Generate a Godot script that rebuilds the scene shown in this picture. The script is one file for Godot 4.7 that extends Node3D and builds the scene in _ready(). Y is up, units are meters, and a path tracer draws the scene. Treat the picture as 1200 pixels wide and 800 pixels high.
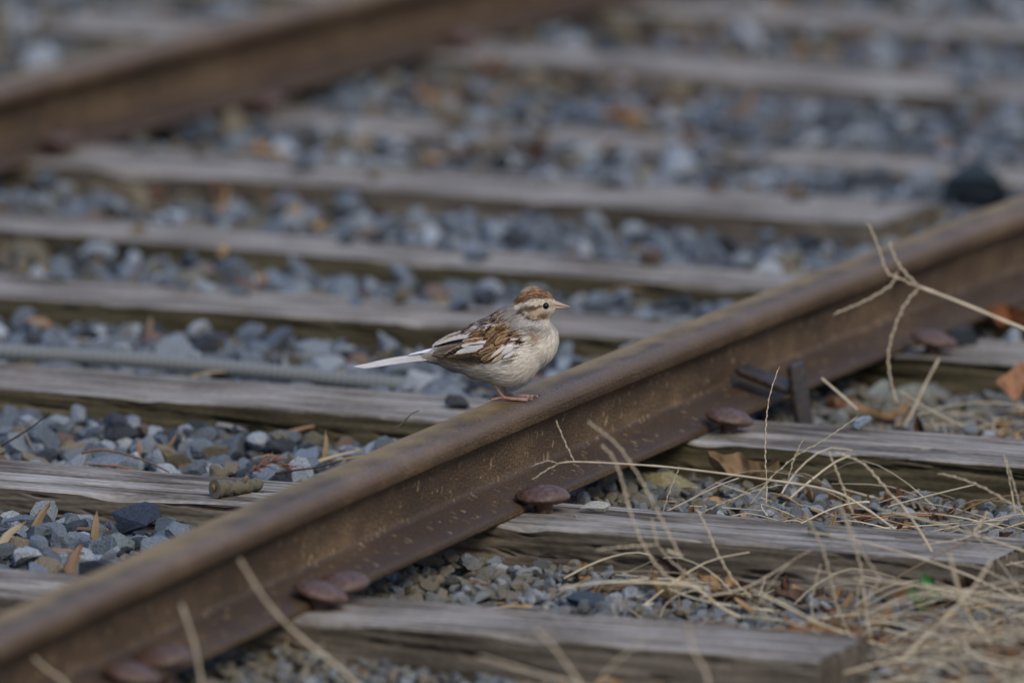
extends Node3D
# A sparrow on a light railway: y up, metres, the bird's foot on the rail is near the origin, sleeper tops are y = 0.

const FOCAL := 12600.0            # focal length of the lens in pixels of the 1200 x 800 photograph
const PITCH := 0.163990           # downward tilt of the lens in radians
const RAIL_H := 0.058
const GAUGE := 0.915
const S := 0.00013158             # metres per bird drawing unit

var eye: Vector3
var rt := Vector3(1, 0, 0)
var up := Vector3(0, cos(PITCH), -sin(PITCH))
var fw := Vector3(0, -sin(PITCH), -cos(PITCH))
var names := {}
var rng := RandomNumberGenerator.new()
var M := {}
var ties := []

# ---------------------------------------------------------------- helpers

func sight(x: float, y: float) -> Vector3:
	return rt * ((x - 600.0) / FOCAL) + up * ((400.0 - y) / FOCAL) + fw

func on_level(x: float, y: float, level := 0.0) -> Vector3:
	var r := sight(x, y)
	return eye + r * ((level - eye.y) / r.y)

func on_depth(x: float, y: float, z: float) -> Vector3:
	var r := sight(x, y)
	return eye + r * ((z - eye.z) / r.z)

func numbered(base: String) -> String:
	var n: int = names.get(base, 0)
	names[base] = n + 1
	return base if n == 0 else "%s_%03d" % [base, n]

func tag(o: Node, label: String, category: String, group := "") -> Node:
	o.set_meta("label", label)
	o.set_meta("category", category)
	if group != "":
		o.set_meta("group", group)
	return o

func root_at(called: String, where: Vector3, label: String, category: String, group := "") -> Node3D:
	var o := Node3D.new()
	o.name = numbered(called)
	o.position = where
	add_child(o)
	tag(o, label, category, group)
	return o

func lin(r: float, g: float, b: float) -> Color:   # sRGB 0..255 to linear
	return Color(r / 255.0, g / 255.0, b / 255.0).srgb_to_linear()

class Shape:
	var v := PackedVector3Array()
	var c := PackedColorArray()
	var uv := PackedVector2Array()
	var ix := PackedInt32Array()
	var colored := false
	var mapped := false

	func quad(a: int, b: int, d: int, e: int) -> void:
		ix.append_array([a, b, d, a, d, e])

	func grid(first: int, rows: int, cols: int, wrap := false) -> void:
		var n := cols if wrap else cols - 1
		for i in rows - 1:
			for j in n:
				var k := (j + 1) % cols
				var a := first + i * cols
				quad(a + j, a + k, a + cols + k, a + cols + j)

	func volume() -> float:
		var s := 0.0
		for t in range(0, ix.size(), 3):
			s += v[ix[t]].dot(v[ix[t + 1]].cross(v[ix[t + 2]]))
		return s

	func outward() -> void:      # closed shapes: clockwise faces seen from outside
		if volume() > 0.0:
			flip()

	func flip() -> void:
		for t in range(0, ix.size(), 3):
			var k := ix[t + 1]
			ix[t + 1] = ix[t + 2]
			ix[t + 2] = k

	func outward_convex() -> void:
		var mid := Vector3.ZERO
		for p in v:
			mid += p / v.size()
		for t in range(0, ix.size(), 3):
			var n := (v[ix[t + 2]] - v[ix[t]]).cross(v[ix[t + 1]] - v[ix[t]])
			if n.dot(v[ix[t]] - mid) < 0.0:
				var k := ix[t + 1]
				ix[t + 1] = ix[t + 2]
				ix[t + 2] = k

	func normals() -> PackedVector3Array:
		var n := PackedVector3Array()
		n.resize(v.size())
		for t in range(0, ix.size(), 3):
			var f := (v[ix[t + 2]] - v[ix[t]]).cross(v[ix[t + 1]] - v[ix[t]])
			n[ix[t]] += f
			n[ix[t + 1]] += f
			n[ix[t + 2]] += f
		for k in n.size():
			n[k] = n[k].normalized()
		return n

	func flat() -> Shape:        # every face with corners of its own
		var o := Shape.new()
		o.colored = colored
		o.mapped = mapped
		for t in ix.size():
			o.v.append(v[ix[t]])
			if colored:
				o.c.append(c[ix[t]])
			if mapped:
				o.uv.append(uv[ix[t]])
			o.ix.append(t)
		return o

	func mesh() -> ArrayMesh:
		var a := []
		a.resize(Mesh.ARRAY_MAX)
		a[Mesh.ARRAY_VERTEX] = v
		a[Mesh.ARRAY_NORMAL] = normals()
		if colored:
			a[Mesh.ARRAY_COLOR] = c
		if mapped:
			a[Mesh.ARRAY_TEX_UV] = uv
		a[Mesh.ARRAY_INDEX] = ix
		var m := ArrayMesh.new()
		m.add_surface_from_arrays(Mesh.PRIMITIVE_TRIANGLES, a)
		return m

	func tube(pts: PackedVector3Array, rad: PackedFloat32Array, sides: int, cols := PackedColorArray()) -> void:
		var first := v.size()
		var n := pts.size()
		var side := Vector3.ZERO
		for i in n:
			var t := (pts[mini(i + 1, n - 1)] - pts[maxi(i - 1, 0)]).normalized()
			if side == Vector3.ZERO:
				side = t.cross(Vector3.UP if absf(t.y) < 0.9 else Vector3.RIGHT)
			side = (side - t * side.dot(t)).normalized()
			var other := t.cross(side)
			for k in sides:
				var a := TAU * k / sides
				v.append(pts[i] + (side * cos(a) + other * sin(a)) * rad[i])
				if colored:
					c.append(cols[i])
				if mapped:
					uv.append(Vector2(float(k) / sides, float(i) / n))
		for i in n - 1:
			for k in sides:
				var k2 := (k + 1) % sides
				quad(first + i * sides + k, first + (i + 1) * sides + k, first + (i + 1) * sides + k2, first + i * sides + k2)
		for e in [0, n - 1]:
			v.append(pts[e])
			if colored:
				c.append(cols[e])
			if mapped:
				uv.append(Vector2(0.5, 0.5))
			var m := v.size() - 1
			for k in sides:
				var a: int = first + e * sides + k
				var b: int = first + e * sides + (k + 1) % sides
				ix.append_array([m, a, b] if e == 0 else [m, b, a])

func put(sh: Shape, called: String, mat: Material, parent: Node = self) -> MeshInstance3D:
	var o := MeshInstance3D.new()
	o.name = numbered(called) if parent == self else called
	o.mesh = sh.mesh()
	o.material_override = mat
	parent.add_child(o, true)
	return o

func smooth_line(pts: PackedVector3Array, per: int) -> PackedVector3Array:
	var out := PackedVector3Array()
	var n := pts.size()
	for i in n - 1:
		var p0 := pts[maxi(i - 1, 0)]
		var p3 := pts[mini(i + 2, n - 1)]
		for k in per:
			out.append(pts[i].cubic_interpolate(pts[i + 1], p0, p3, float(k) / per))
	out.append(pts[n - 1])
	return out

func noise(s: int, freq: float, octaves := 3) -> FastNoiseLite:
	var n := FastNoiseLite.new()
	n.seed = s
	n.noise_type = FastNoiseLite.TYPE_SIMPLEX_SMOOTH
	n.frequency = freq
	n.fractal_octaves = octaves
	return n

func grey_image(s: int, freq: float, w: int, h: int, octaves := 3, to_w := 0, to_h := 0) -> Image:
	var im := noise(s, freq, octaves).get_seamless_image(w, h, false, false, 0.15, true)
	im.convert(Image.FORMAT_L8)
	if to_w > 0:
		im.resize(to_w, to_h, Image.INTERPOLATE_CUBIC)
	return im

func from_ramp(w: int, h: int, value: PackedFloat32Array, ramp: Gradient) -> ImageTexture:
	var table := []
	for i in 256:
		var q := ramp.sample(i / 255.0)
		table.append([int(q.r * 255), int(q.g * 255), int(q.b * 255)])
	var b := PackedByteArray()
	b.resize(w * h * 3)
	for i in w * h:
		var q: Array = table[clampi(int(value[i] * 255.0), 0, 255)]
		b[i * 3] = q[0]
		b[i * 3 + 1] = q[1]
		b[i * 3 + 2] = q[2]
	return ImageTexture.create_from_image(Image.create_from_data(w, h, false, Image.FORMAT_RGB8, b))

func ramp_of(stops: Array) -> Gradient:
	var g := Gradient.new()
	var o := PackedFloat32Array()
	var c := PackedColorArray()
	for s in stops:
		o.append(s[0])
		c.append(Color(s[1] / 255.0, s[2] / 255.0, s[3] / 255.0))
	g.offsets = o
	g.colors = c
	return g

func plain(r: float, g: float, b: float, rough := 0.85) -> StandardMaterial3D:
	var m := StandardMaterial3D.new()
	m.albedo_color = Color(r / 255.0, g / 255.0, b / 255.0)
	m.roughness = rough
	m.metallic_specular = 0.4
	return m

func tinted(rough := 0.9, spec := 0.3) -> StandardMaterial3D:
	var m := StandardMaterial3D.new()
	m.vertex_color_use_as_albedo = true
	m.roughness = rough
	m.metallic_specular = spec
	m.cull_mode = BaseMaterial3D.CULL_DISABLED
	return m

func _ready() -> void:
	rng.seed = 7
	# ---- camera
	eye = Vector3(0, RAIL_H, 0) - sight(603, 468) * (FOCAL / 1900.0)
	var cam := Camera3D.new()
	cam.name = "camera"
	cam.position = eye
	cam.rotation = Vector3(-PITCH, 0, 0)
	cam.near = 0.5
	cam.far = 200.0
	var lens := CameraAttributesPhysical.new()
	lens.frustum_focal_length = 400.0
	lens.frustum_focus_distance = 6.62
	lens.exposure_aperture = 6.3
	lens.frustum_near = 0.5
	lens.frustum_far = 200.0
	cam.attributes = lens
	add_child(cam)
	cam.fov = 3.6366
	cam.current = true
	# ---- sky, exposure, light
	var env := Environment.new()
	var sky := Sky.new()
	var air := ProceduralSkyMaterial.new()
	air.sky_top_color = Color(0.52, 0.62, 0.80)
	air.sky_horizon_color = Color(0.86, 0.85, 0.83)
	air.sky_curve = 0.16
	air.ground_bottom_color = Color(0.20, 0.18, 0.15)
	air.ground_horizon_color = Color(0.36, 0.34, 0.30)
	air.sun_angle_max = 1.0
	sky.sky_material = air
	env.background_mode = Environment.BG_SKY
	env.sky = sky
	env.tonemap_mode = Environment.TONE_MAPPER_LINEAR
	env.tonemap_exposure = 1.58
	env.sdfgi_enabled = true
	env.ssao_enabled = true
	env.ssil_enabled = true
	var we := WorldEnvironment.new()
	we.name = "environment"
	we.environment = env
	add_child(we)
	var sun := DirectionalLight3D.new()
	sun.name = "sun"
	sun.light_energy = 0.45
	sun.light_angular_distance = 25.0
	sun.light_color = Color(1.0, 0.96, 0.90)
	sun.rotation_degrees = Vector3(-42, 28, 0)
	sun.shadow_enabled = true
	add_child(sun)

	build_materials()
	build_ground()
	build_ties()
	build_rails()
	print("track ", Time.get_ticks_msec())
	build_ballast()
	print("ballast ", Time.get_ticks_msec())
	build_fastenings()
	build_bird()
	print("bird ", Time.get_ticks_msec())
	build_conduit()
	build_loose()
	build_leaves()
	build_grass()
	print("done ", Time.get_ticks_msec())

# ---------------------------------------------------------------- materials

func build_materials() -> void:
	# weathered timber: streaks along u, 1 m by 0.36 m
	var w := 2048
	var h := 512
	var a := grey_image(11, 0.05, 40, 256, 3, w, h).get_data()
	var b := grey_image(12, 0.11, 96, 512, 3, w, h).get_data()
	var d := grey_image(13, 0.022, 256, 128, 4, w, h).get_data()
	var e := grey_image(14, 0.2, 640, 512, 2, w, h).get_data()
	for kind in 3:
		var val := PackedFloat32Array()
		val.resize(w * h)
		for i in w * h:
			var fine := b[i] / 255.0
			var t := 0.28 * a[i] / 255.0 + 0.44 * fine + 0.26 * d[i] / 255.0 + 0.14 * (e[i] / 255.0 - 0.5)
			val[i] = clampf((t - 0.5) * 1.5 + 0.52, 0.0, 1.0)
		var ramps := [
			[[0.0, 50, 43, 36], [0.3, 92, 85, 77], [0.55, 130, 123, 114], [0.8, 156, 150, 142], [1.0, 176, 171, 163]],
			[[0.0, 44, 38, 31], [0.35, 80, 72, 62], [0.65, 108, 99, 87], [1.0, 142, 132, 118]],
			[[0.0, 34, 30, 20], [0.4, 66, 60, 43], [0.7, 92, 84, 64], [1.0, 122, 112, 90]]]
		var m := StandardMaterial3D.new()
		m.albedo_texture = from_ramp(w, h, val, ramp_of(ramps[kind]))
		m.roughness = 0.9
		m.metallic_specular = 0.3
		m.heightmap_enabled = true
		if kind == 0:
			var hb := PackedByteArray()
			hb.resize(w * h)
			for i in w * h:
				hb[i] = int(val[i] * 255)
			M.wood_height = ImageTexture.create_from_image(Image.create_from_data(w, h, false, Image.FORMAT_L8, hb))
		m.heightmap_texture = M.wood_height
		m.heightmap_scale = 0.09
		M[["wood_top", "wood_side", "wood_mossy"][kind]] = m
	# rusty steel: u along the rail (2 m), v round its outline
	var big := grey_image(21, 0.012, 1024, 256, 4, w, h).get_data()
	var mid := grey_image(22, 0.05, 1024, 256, 3, w, h).get_data()
	var tiny := grey_image(23, 0.25, 2048, 512, 2).get_data()
	var img := Image.create(w, h, false, Image.FORMAT_RGB8)
	var dark := Color8(56, 44, 32)
	var rust := Color8(101, 80, 57)
	var dust := Color8(120, 102, 75)
	var ochre := Color8(140, 116, 66)
	var grime := Color8(60, 49, 43)
	for y in h:
		var v := float(y) / h
		for x in w:
			var i := y * w + x
			var t := 0.34 * big[i] / 255.0 + 0.26 * mid[i] / 255.0 + 0.40 * tiny[i] / 255.0
			var q := dark.lerp(rust, clampf((t - 0.22) * 1.75, 0.0, 1.0))
			if t > 0.56:
				q = q.lerp(dust, clampf((t - 0.56) * 3.0, 0.0, 0.55))
			if v < 0.15:       # running surface: patchy ochre tint, stronger towards the gauge side
				var f := clampf((0.11 - v) / 0.07 + (big[i] + mid[i] - 256) / 330.0, 0.0, 1.0)
				q = q.lerp(ochre, 0.62 * f)
				q = q.lerp(Color8(112, 98, 90), clampf((v - 0.09) / 0.03 + (tiny[i] - 150) / 260.0, 0.0, 0.45))
			elif v > 0.316 and v < 0.436:   # upper face of the foot: dark grime
				q = q.lerp(grime, clampf(0.5 + (mid[i] - 120) / 200.0, 0.0, 0.85))
			img.set_pixel(x, y, q)
	# pale splashes dried on the web and foot
	var r := RandomNumberGenerator.new()
	r.seed = 5
	for k in 800:
		var x0 := r.randi_range(2, w - 8)
		var y0 := int(h * r.randf_range(0.21, 0.41))
		var n := r.randi_range(2, 9)
		var tone := Color8(196, 178, 140).lerp(Color8(150, 120, 84), r.randf())
		var wide := r.randi_range(1, 2)
		for j in n:
			for jj in wide:
				var yy := clampi(y0 + j, 0, h - 1)
				var xx := clampi(x0 + jj + int(j * 0.2), 0, w - 1)
				img.set_pixel(xx, yy, img.get_pixel(xx, yy).lerp(tone, r.randf_range(0.25, 0.75)))
	var m := StandardMaterial3D.new()
	m.albedo_texture = ImageTexture.create_from_image(img)
	m.roughness = 0.64
	m.metallic_specular = 0.34
	m.heightmap_enabled = true
	m.heightmap_texture = ImageTexture.create_from_image(Image.create_from_data(w, h, false, Image.FORMAT_L8, tiny))
	m.heightmap_scale = 0.05
	M.rail = m
	# spikes and brackets
	var flake := grey_image(31, 0.03, 256, 256, 4)
	var fd := flake.get_data()
	var fv := PackedFloat32Array()
	fv.resize(256 * 256)
	for i in 256 * 256:
		fv[i] = fd[i] / 255.0
	var sp := StandardMaterial3D.new()
	sp.albedo_texture = from_ramp(256, 256, fv, ramp_of([[0.0, 46, 34, 29], [0.45, 74, 54, 44], [0.7, 94, 70, 58], [1.0, 116, 90, 76]]))
	sp.uv1_triplanar = true
	sp.uv1_scale = Vector3.ONE * 22.0
	sp.roughness = 0.55
	sp.heightmap_enabled = true
	sp.heightmap_texture = ImageTexture.create_from_image(flake)
	sp.heightmap_scale = 0.05
	M.spike = sp
	var ir := sp.duplicate() as StandardMaterial3D
	ir.albedo_texture = from_ramp(256, 256, fv, ramp_of([[0.0, 27, 23, 22], [0.5, 42, 35, 32], [1.0, 78, 58, 44]]))
	ir.heightmap_scale = 0.015
	M.iron = ir
	# stone: mottled, tinted by each stone's own colour
	var sv := PackedFloat32Array()
	sv.resize(256 * 256)
	var grit := grey_image(33, 0.16, 256, 256, 2).get_data()
	for i in 256 * 256:
		sv[i] = 0.6 * fd[i] / 255.0 + 0.4 * grit[i] / 255.0
	M.stone_tex = from_ramp(256, 256, sv, ramp_of([[0.0, 84, 86, 90], [0.3, 160, 162, 165], [0.5, 208, 209, 209], [0.7, 236, 236, 233], [1.0, 255, 255, 250]]))
	var st := stone_material()
	st.vertex_color_use_as_albedo = true
	M.stone = st
	# soil
	var so := StandardMaterial3D.new()
	so.albedo_texture = from_ramp(256, 256, sv, ramp_of([[0.0, 52, 45, 38], [0.5, 86, 76, 64], [1.0, 124, 112, 96]]))
	so.uv1_triplanar = true
	so.uv1_world_triplanar = true
	so.uv1_scale = Vector3.ONE * 5.0
	so.roughness = 1.0
	so.heightmap_enabled = true
	so.heightmap_texture = ImageTexture.create_from_image(flake)
	so.heightmap_scale = 0.6
	M.soil = so
	M.tinted = tinted()
	M.straw = tinted(0.75, 0.35)

func stone_material() -> StandardMaterial3D:
	var st := StandardMaterial3D.new()
	st.albedo_texture = M.stone_tex
	st.uv1_triplanar = true
	st.uv1_scale = Vector3.ONE * 0.7
	st.roughness = 0.85
	st.metallic_specular = 0.4
	st.heightmap_enabled = true
	st.heightmap_texture = M.stone_tex
	st.heightmap_scale = 0.08
	return st

# ---------------------------------------------------------------- setting

func build_ground() -> void:
	var sh := Shape.new()
	var n := 60
	var nz := noise(3, 1.3)
	for i in n + 1:
		for j in n + 1:
			var u := (float(i) / n - 0.5) * 2.0
			var w := (float(j) / n - 0.5) * 2.0
			var x := 40.0 * u * absf(u) * absf(u)
			var z := 40.0 * w * absf(w) * absf(w)
			sh.v.append(Vector3(x, -0.043 + 0.004 * nz.get_noise_2d(x * 3.0, z * 3.0), z))
	sh.grid(0, n + 1, n + 1)
	if sh.normals()[1000].y < 0.0:
		sh.flip()
	put(sh, "ground", M.soil).set_meta("kind", "structure")

func rail_x(z: float) -> float:
	return 0.0004 - 0.405 * z + (0.025 if z > 0.0 else 0.035) * z * z

func rail_at(z: float) -> Array:     # point, direction away from the camera, direction to the field side
	var s := -0.405 + 2.0 * (0.025 if z > 0.0 else 0.035) * z
	var t := Vector3(-s, 0, -1).normalized()
	return [Vector3(rail_x(z), 0, z), t, Vector3(-t.z, 0, t.x)]

func rail_outline() -> PackedVector2Array:   # (towards the field side, up), from the gauge edge of the head over the top
	var hw := 0.017
	var fwid := 0.034
	var h := RAIL_H
	var o := PackedVector2Array()
	for k in 5:
		var a := PI - PI / 2.0 * k / 4.0
		o.append(Vector2(-hw + 0.005 + 0.005 * cos(a), h - 0.0052 + 0.0045 * sin(a)))
	o.append(Vector2(-hw * 0.35, h - 0.0002))
	o.append(Vector2(0, h))
	o.append(Vector2(hw * 0.35, h - 0.0002))
	for k in 5:
		var a := PI / 2.0 - PI / 2.0 * k / 4.0
		o.append(Vector2(hw - 0.005 + 0.005 * cos(a), h - 0.0052 + 0.0045 * sin(a)))
	o.append_array([Vector2(hw, h - 0.009), Vector2(hw - 0.0003, h - 0.0125), Vector2(hw - 0.002, h - 0.0138), Vector2(0.0085, h - 0.0168), Vector2(0.0048, h - 0.0195), Vector2(0.0037, h - 0.024)])
	o.append_array([Vector2(0.0036, 0.024), Vector2(0.0037, 0.0165), Vector2(0.0046, 0.0132), Vector2(0.0072, 0.0116), Vector2(0.018, 0.0090), Vector2(fwid - 0.002, 0.0062), Vector2(fwid, 0.0045), Vector2(fwid, 0.0015), Vector2(fwid - 0.001, 0.0002)])
	var n := o.size()
	o.append(Vector2(0, 0.0002))
	for k in range(n - 1, 12, -1):
		o.append(Vector2(-o[k].x, o[k].y))
	return o

func build_rails() -> void:
	var o := rail_outline()
	var n := o.size()
	var total := 0.0
	var along := [0.0]
	for k in n:
		total += o[k].distance_to(o[(k + 1) % n])
		along.append(total)
	for which in 2:
		var sh := Shape.new()
		sh.mapped = true
		var steps := 150
		var wob := noise(40 + which, 2.0)
		for i in steps + 1:
			var z := 1.5 - 5.6 * i / steps
			var f := rail_at(z)
			var p: Vector3 = f[0]
			var side: Vector3 = f[2]
			if which == 1:
				p -= side * GAUGE
			for k in n + 1:
				var q := o[k % n]
				var e := 0.00012 * wob.get_noise_2d(z * 3.0, k * 0.05)
				sh.v.append(p + side * (q.x * (1.0 + e * 20.0)) + Vector3(0, q.y + (e if q.y > 0.001 else 0.0), 0))
				sh.uv.append(Vector2(z * 0.5 + which * 0.37, along[k] / total))
		sh.grid(0, steps + 1, n + 1)
		for e in [0, steps]:
			sh.v.append(rail_at(1.5 - 5.6 * e / steps)[0] - (rail_at(1.5 - 5.6 * e / steps)[2] * GAUGE if which == 1 else Vector3.ZERO) + Vector3(0, 0.02, 0))
			sh.uv.append(Vector2(0, 0.5))
		if sh.normals()[40 * (n + 1) + 6].y < 0.0:
			sh.flip()
		for e in [0, steps]:
			var mid: int = (steps + 1) * (n + 1) + (0 if e == 0 else 1)
			for k in n:
				var a: int = e * (n + 1) + k
				sh.ix.append_array([mid, a, a + 1] if e != 0 else [mid, a + 1, a])
		var rail := put(sh, "rail", M.rail)
		if which == 0:
			tag(rail, "rusty steel rail with the small bird standing on its head", "rail", "rails of the track")
		else:
			tag(rail, "rusty steel rail parallel to the one the bird stands on", "rail", "rails of the track")

func build_ties() -> void:
	# back edge of the top: two points (x, z); width; drop of the top; field end; label
	var list := [
		["near", -0.306, 0.632, 0.19, 0.826, 0.088, 0.0, 0.34, "weathered wooden sleeper under two spikes next to the one with a cut corner end", 0],
		["cut", -0.306, 0.256, 0.19, 0.463, 0.080, 0.0, 0.361, "weathered grey wooden sleeper whose sawn end shows beside the dry grass tangle", 1],
		["twig", -0.323, -0.118, 0.308, 0.152, 0.090, 0.0, 0.352, "weathered grey wooden sleeper with the short broken twig lying on it", 1],
		["conduit", -0.341, -0.487, 0.323, -0.188, 0.092, 0.0, 0.36, "weathered mossy wooden sleeper with the corrugated conduit running behind it", 1],
		["mossy", -0.359, -0.862, 0.25, -0.606, 0.090, 0.0, 0.36, "wooden sleeper passing behind the bird's back, next beyond the conduit", 1],
		["second", -0.373, -1.162, 0.40, -0.768, 0.076, -0.002, 0.36, "narrow dark wooden sleeper, second beyond the corrugated conduit", 0],
		["short", -0.29, -1.452, 0.302, -1.172, 0.112, 0.003, -0.19, "pale short sleeper that ends before reaching the bird's rail", 0],
		["sunken", -0.107, -1.722, 0.349, -1.475, 0.090, -0.010, 0.34, "sunken sleeper almost covered by ballast beyond the pale short one", 0],
		["wide", -0.002, -2.055, 0.401, -1.838, 0.110, 0.0, 0.34, "pale wide sleeper, first beyond the sunken one", 0],
		["ninth", 0.02, -2.37, 0.418, -2.185, 0.095, 0.0, 0.34, "wooden sleeper, second beyond the sunken one", 0],
		["tenth", -0.1, -2.80, 0.4, -2.55, 0.090, 0.0, 0.34, "wooden sleeper, third beyond the sunken one", 0],
		["eleventh", -0.1, -3.16, 0.4, -2.91, 0.090, 0.0, 0.34, "wooden sleeper, fourth beyond the sunken one", 0]]
	var grain := noise(51, 1.0, 3)
	var broad := noise(52, 1.0, 2)
	var crackn := noise(53, 1.0, 2)
	for q in list.size():
		var t: Array = list[q]
		var a := Vector3(t[1], 0, t[2])
		var b := Vector3(t[3], 0, t[4])
		var dir := (b - a).normalized()
		var across := Vector3(-dir.z, 0, dir.x)         # towards the camera
		# where the near rail's middle line crosses the sleeper's middle line
		var p: Vector3 = a + across * (t[5] * 0.5)
		var lo := -1.5
		var hi := 1.5
		for k in 40:
			var mid := (lo + hi) * 0.5
			var c: Vector3 = p + dir * mid
			if c.x < rail_x(c.z):
				lo = mid
			else:
				hi = mid
		var cross: Vector3 = p + dir * lo
		var left := -GAUGE - 0.335
		var right: float = t[7]
		var width: float = t[5]
		var top: float = t[6]
		ties.append({"o": cross, "d": dir, "n": across, "w": width, "l": left, "r": right, "top": top, "key": t[0]})
		var fine: bool = t[9] == 1
		var sh_top := Shape.new()
		var sh_side := Shape.new()
		var high := 0.088
		var cols := 64 if fine else 20
		var downs := 40 if fine else 12
		var rows := 230 if fine else 70
		var off := q * 7.3
		# outline across: front face bottom -> top front edge -> top -> back edge -> back bottom
		var bevel := 0.0028
		for part in 3:       # 0 top, 1 front, 2 back
			var sh := Shape.new()
			sh.mapped = true
			var m := cols if part == 0 else downs
			for i in rows + 1:
				var l := lerpf(left, right, float(i) / rows)
				var chipf := maxf(0.0, crackn.get_noise_2d(l * 9.0 + off, 3.3) - 0.2) * 0.018 + bevel * (0.7 + 0.6 * crackn.get_noise_2d(l * 22.0, off))
				var chipb := maxf(0.0, crackn.get_noise_2d(l * 8.0 + off, 33.3) - 0.25) * 0.018 + bevel * (0.7 + 0.6 * crackn.get_noise_2d(l * 25.0, off + 9.0))
				for j in m + 1:
					var s := float(j) / m
					var pos := Vector2.ZERO                 # (towards camera, up)
					var nrm := Vector2.ZERO
					if part == 0:
						var x := lerpf(-width / 2.0 + chipb * 0.3, width / 2.0 - chipf * 0.3, s)
						pos = Vector2(x, 0)
						var ef := width / 2.0 - x
						var eb := width / 2.0 + x
						if ef < chipf:
							pos.y -= (chipf - ef) * (chipf - ef) / chipf
						if eb < chipb:
							pos.y -= (chipb - eb) * (chipb - eb) / chipb
						nrm = Vector2(0, 1)
					else:
						var y := -high * s * s * 0.55 - high * s * 0.45
						var chip := chipf if part == 1 else chipb
						pos = Vector2(width / 2.0 - chip * 0.3, y - chip * 0.5)
						nrm = Vector2(1, 0)
						if part == 2:
							pos.x = -pos.x
							nrm.x = -1
					var g := grain.get_noise_2d(l * 3.0 + off, (pos.x + pos.y * 1.3) * 260.0 + off * 3.0) * 0.0005 + broad.get_noise_2d(l * 1.6 + off, (pos.x + pos.y) * 20.0) * 0.0011
					var c := 1.0 - absf(crackn.get_noise_2d(l * 1.9 + off * 2.0, (pos.x * 1.0 + pos.y * 1.2) * 62.0 + part * 17.0))
					if c > 0.95:
						g -= (c - 0.95) / 0.05 * 0.0055
					if (part == 0 and j > 0 and j < m) or (part != 0 and j > 0):
						pos += nrm * g
					elif part == 0:
						pos.y += g * 0.2
					sh.v.append(cross + dir * l + across * pos.x + Vector3(0, top + pos.y, 0))
					sh.uv.append(Vector2(l + off * 0.37, ((pos.x if part == 0 else pos.y + 0.2 + part * 0.09) / 0.36)))
			sh.grid(0, rows + 1, m + 1)
			var want: Vector3 = Vector3.UP if part == 0 else across * (1.0 if part == 1 else -1.0)
			if sh.normals()[m * 3 + m / 2].dot(want) < 0.0:
				sh.flip()
			var into := sh_top if part == 0 else sh_side
			into.mapped = true
			var base := into.v.size()
			into.v.append_array(sh.v)
			into.uv.append_array(sh.uv)
			for k in sh.ix:
				into.ix.append(base + k)
		# sawn ends
		var caps := []
		for e in 2:
			var cap := Shape.new()
			cap.mapped = true
			caps.append(cap)
			var l := left if e == 0 else right
			var first := cap.v.size()
			for i in 31:
				for j in 31:
					var x := (i / 30.0 - 0.5) * (width - 0.001)
					var y := -0.0012 - high * j / 30.0
					var bump := 0.0012 * grain.get_noise_2d(x * 180.0 + off, y * 180.0)
					if i == 0 or j == 0 or i == 30:
						bump -= 0.001
					if absf(sin(x * 140.0 + off)) < 0.10 + 0.1 * grain.get_noise_1d(y * 300.0):
						bump -= 0.003
					cap.v.append(cross + dir * (l + (bump - 0.0004) * (1.0 if e == 1 else -1.0)) + across * x + Vector3(0, top + y, 0))
					cap.uv.append(Vector2(y * 0.9 + off, x / 0.12))
			cap.grid(first, 31, 31)
		var o := root_at("railway_sleeper", cross, t[8], "sleeper", "sleepers under the rails")
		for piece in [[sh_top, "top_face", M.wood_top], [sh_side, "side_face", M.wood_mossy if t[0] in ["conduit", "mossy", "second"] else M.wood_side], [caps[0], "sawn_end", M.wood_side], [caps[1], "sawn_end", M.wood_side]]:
			var one: Shape = piece[0]
			for k in one.v.size():
				one.v[k] -= cross
			put(one, piece[1], piece[2], o)

# ---------------------------------------------------------------- ballast

func rock_mesh(s: int, flatness := 1.0) -> ArrayMesh:
	var r := RandomNumberGenerator.new()
	r.seed = s
	var sp := SphereMesh.new()
	sp.radius = 1.0
	sp.height = 2.0
	sp.radial_segments = 9
	sp.rings = 5
	var arr := sp.get_mesh_arrays()
	var raw: PackedVector3Array = arr[Mesh.ARRAY_VERTEX]
	var sh := Shape.new()
	var seen := {}
	var map := []
	for p in raw:
		var key := "%d %d %d" % [roundi(p.x * 200), roundi(p.y * 200), roundi(p.z * 200)]
		if not seen.has(key):
			seen[key] = sh.v.size()
			sh.v.append(p)
		map.append(seen[key])
	var src: PackedInt32Array = arr[Mesh.ARRAY_INDEX]
	for t in range(0, src.size(), 3):
		if map[src[t]] != map[src[t + 1]] and map[src[t + 1]] != map[src[t + 2]] and map[src[t]] != map[src[t + 2]]:
			sh.ix.append_array([map[src[t]], map[src[t + 1]], map[src[t + 2]]])
	var turn := Basis.from_euler(Vector3(r.randf() * TAU, r.randf() * TAU, r.randf() * TAU))
	for k in sh.v.size():
		sh.v[k] = turn * sh.v[k]
	for k in 8:
		var n := Vector3(r.randfn(), r.randfn(), r.randfn()).normalized()
		var d := r.randf_range(0.3, 0.72)
		for i in sh.v.size():
			var over := sh.v[i].dot(n) - d
			if over > 0.0:
				sh.v[i] -= n * over
	var wide := Vector3(r.randf_range(1.05, 1.55), r.randf_range(0.75, 1.0) * flatness, r.randf_range(0.9, 1.25))
	for i in sh.v.size():
		sh.v[i] = sh.v[i] * wide + Vector3(r.randfn(), r.randfn(), r.randfn()) * 0.02
	sh.outward_convex()
	return sh.flat().mesh()

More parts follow.
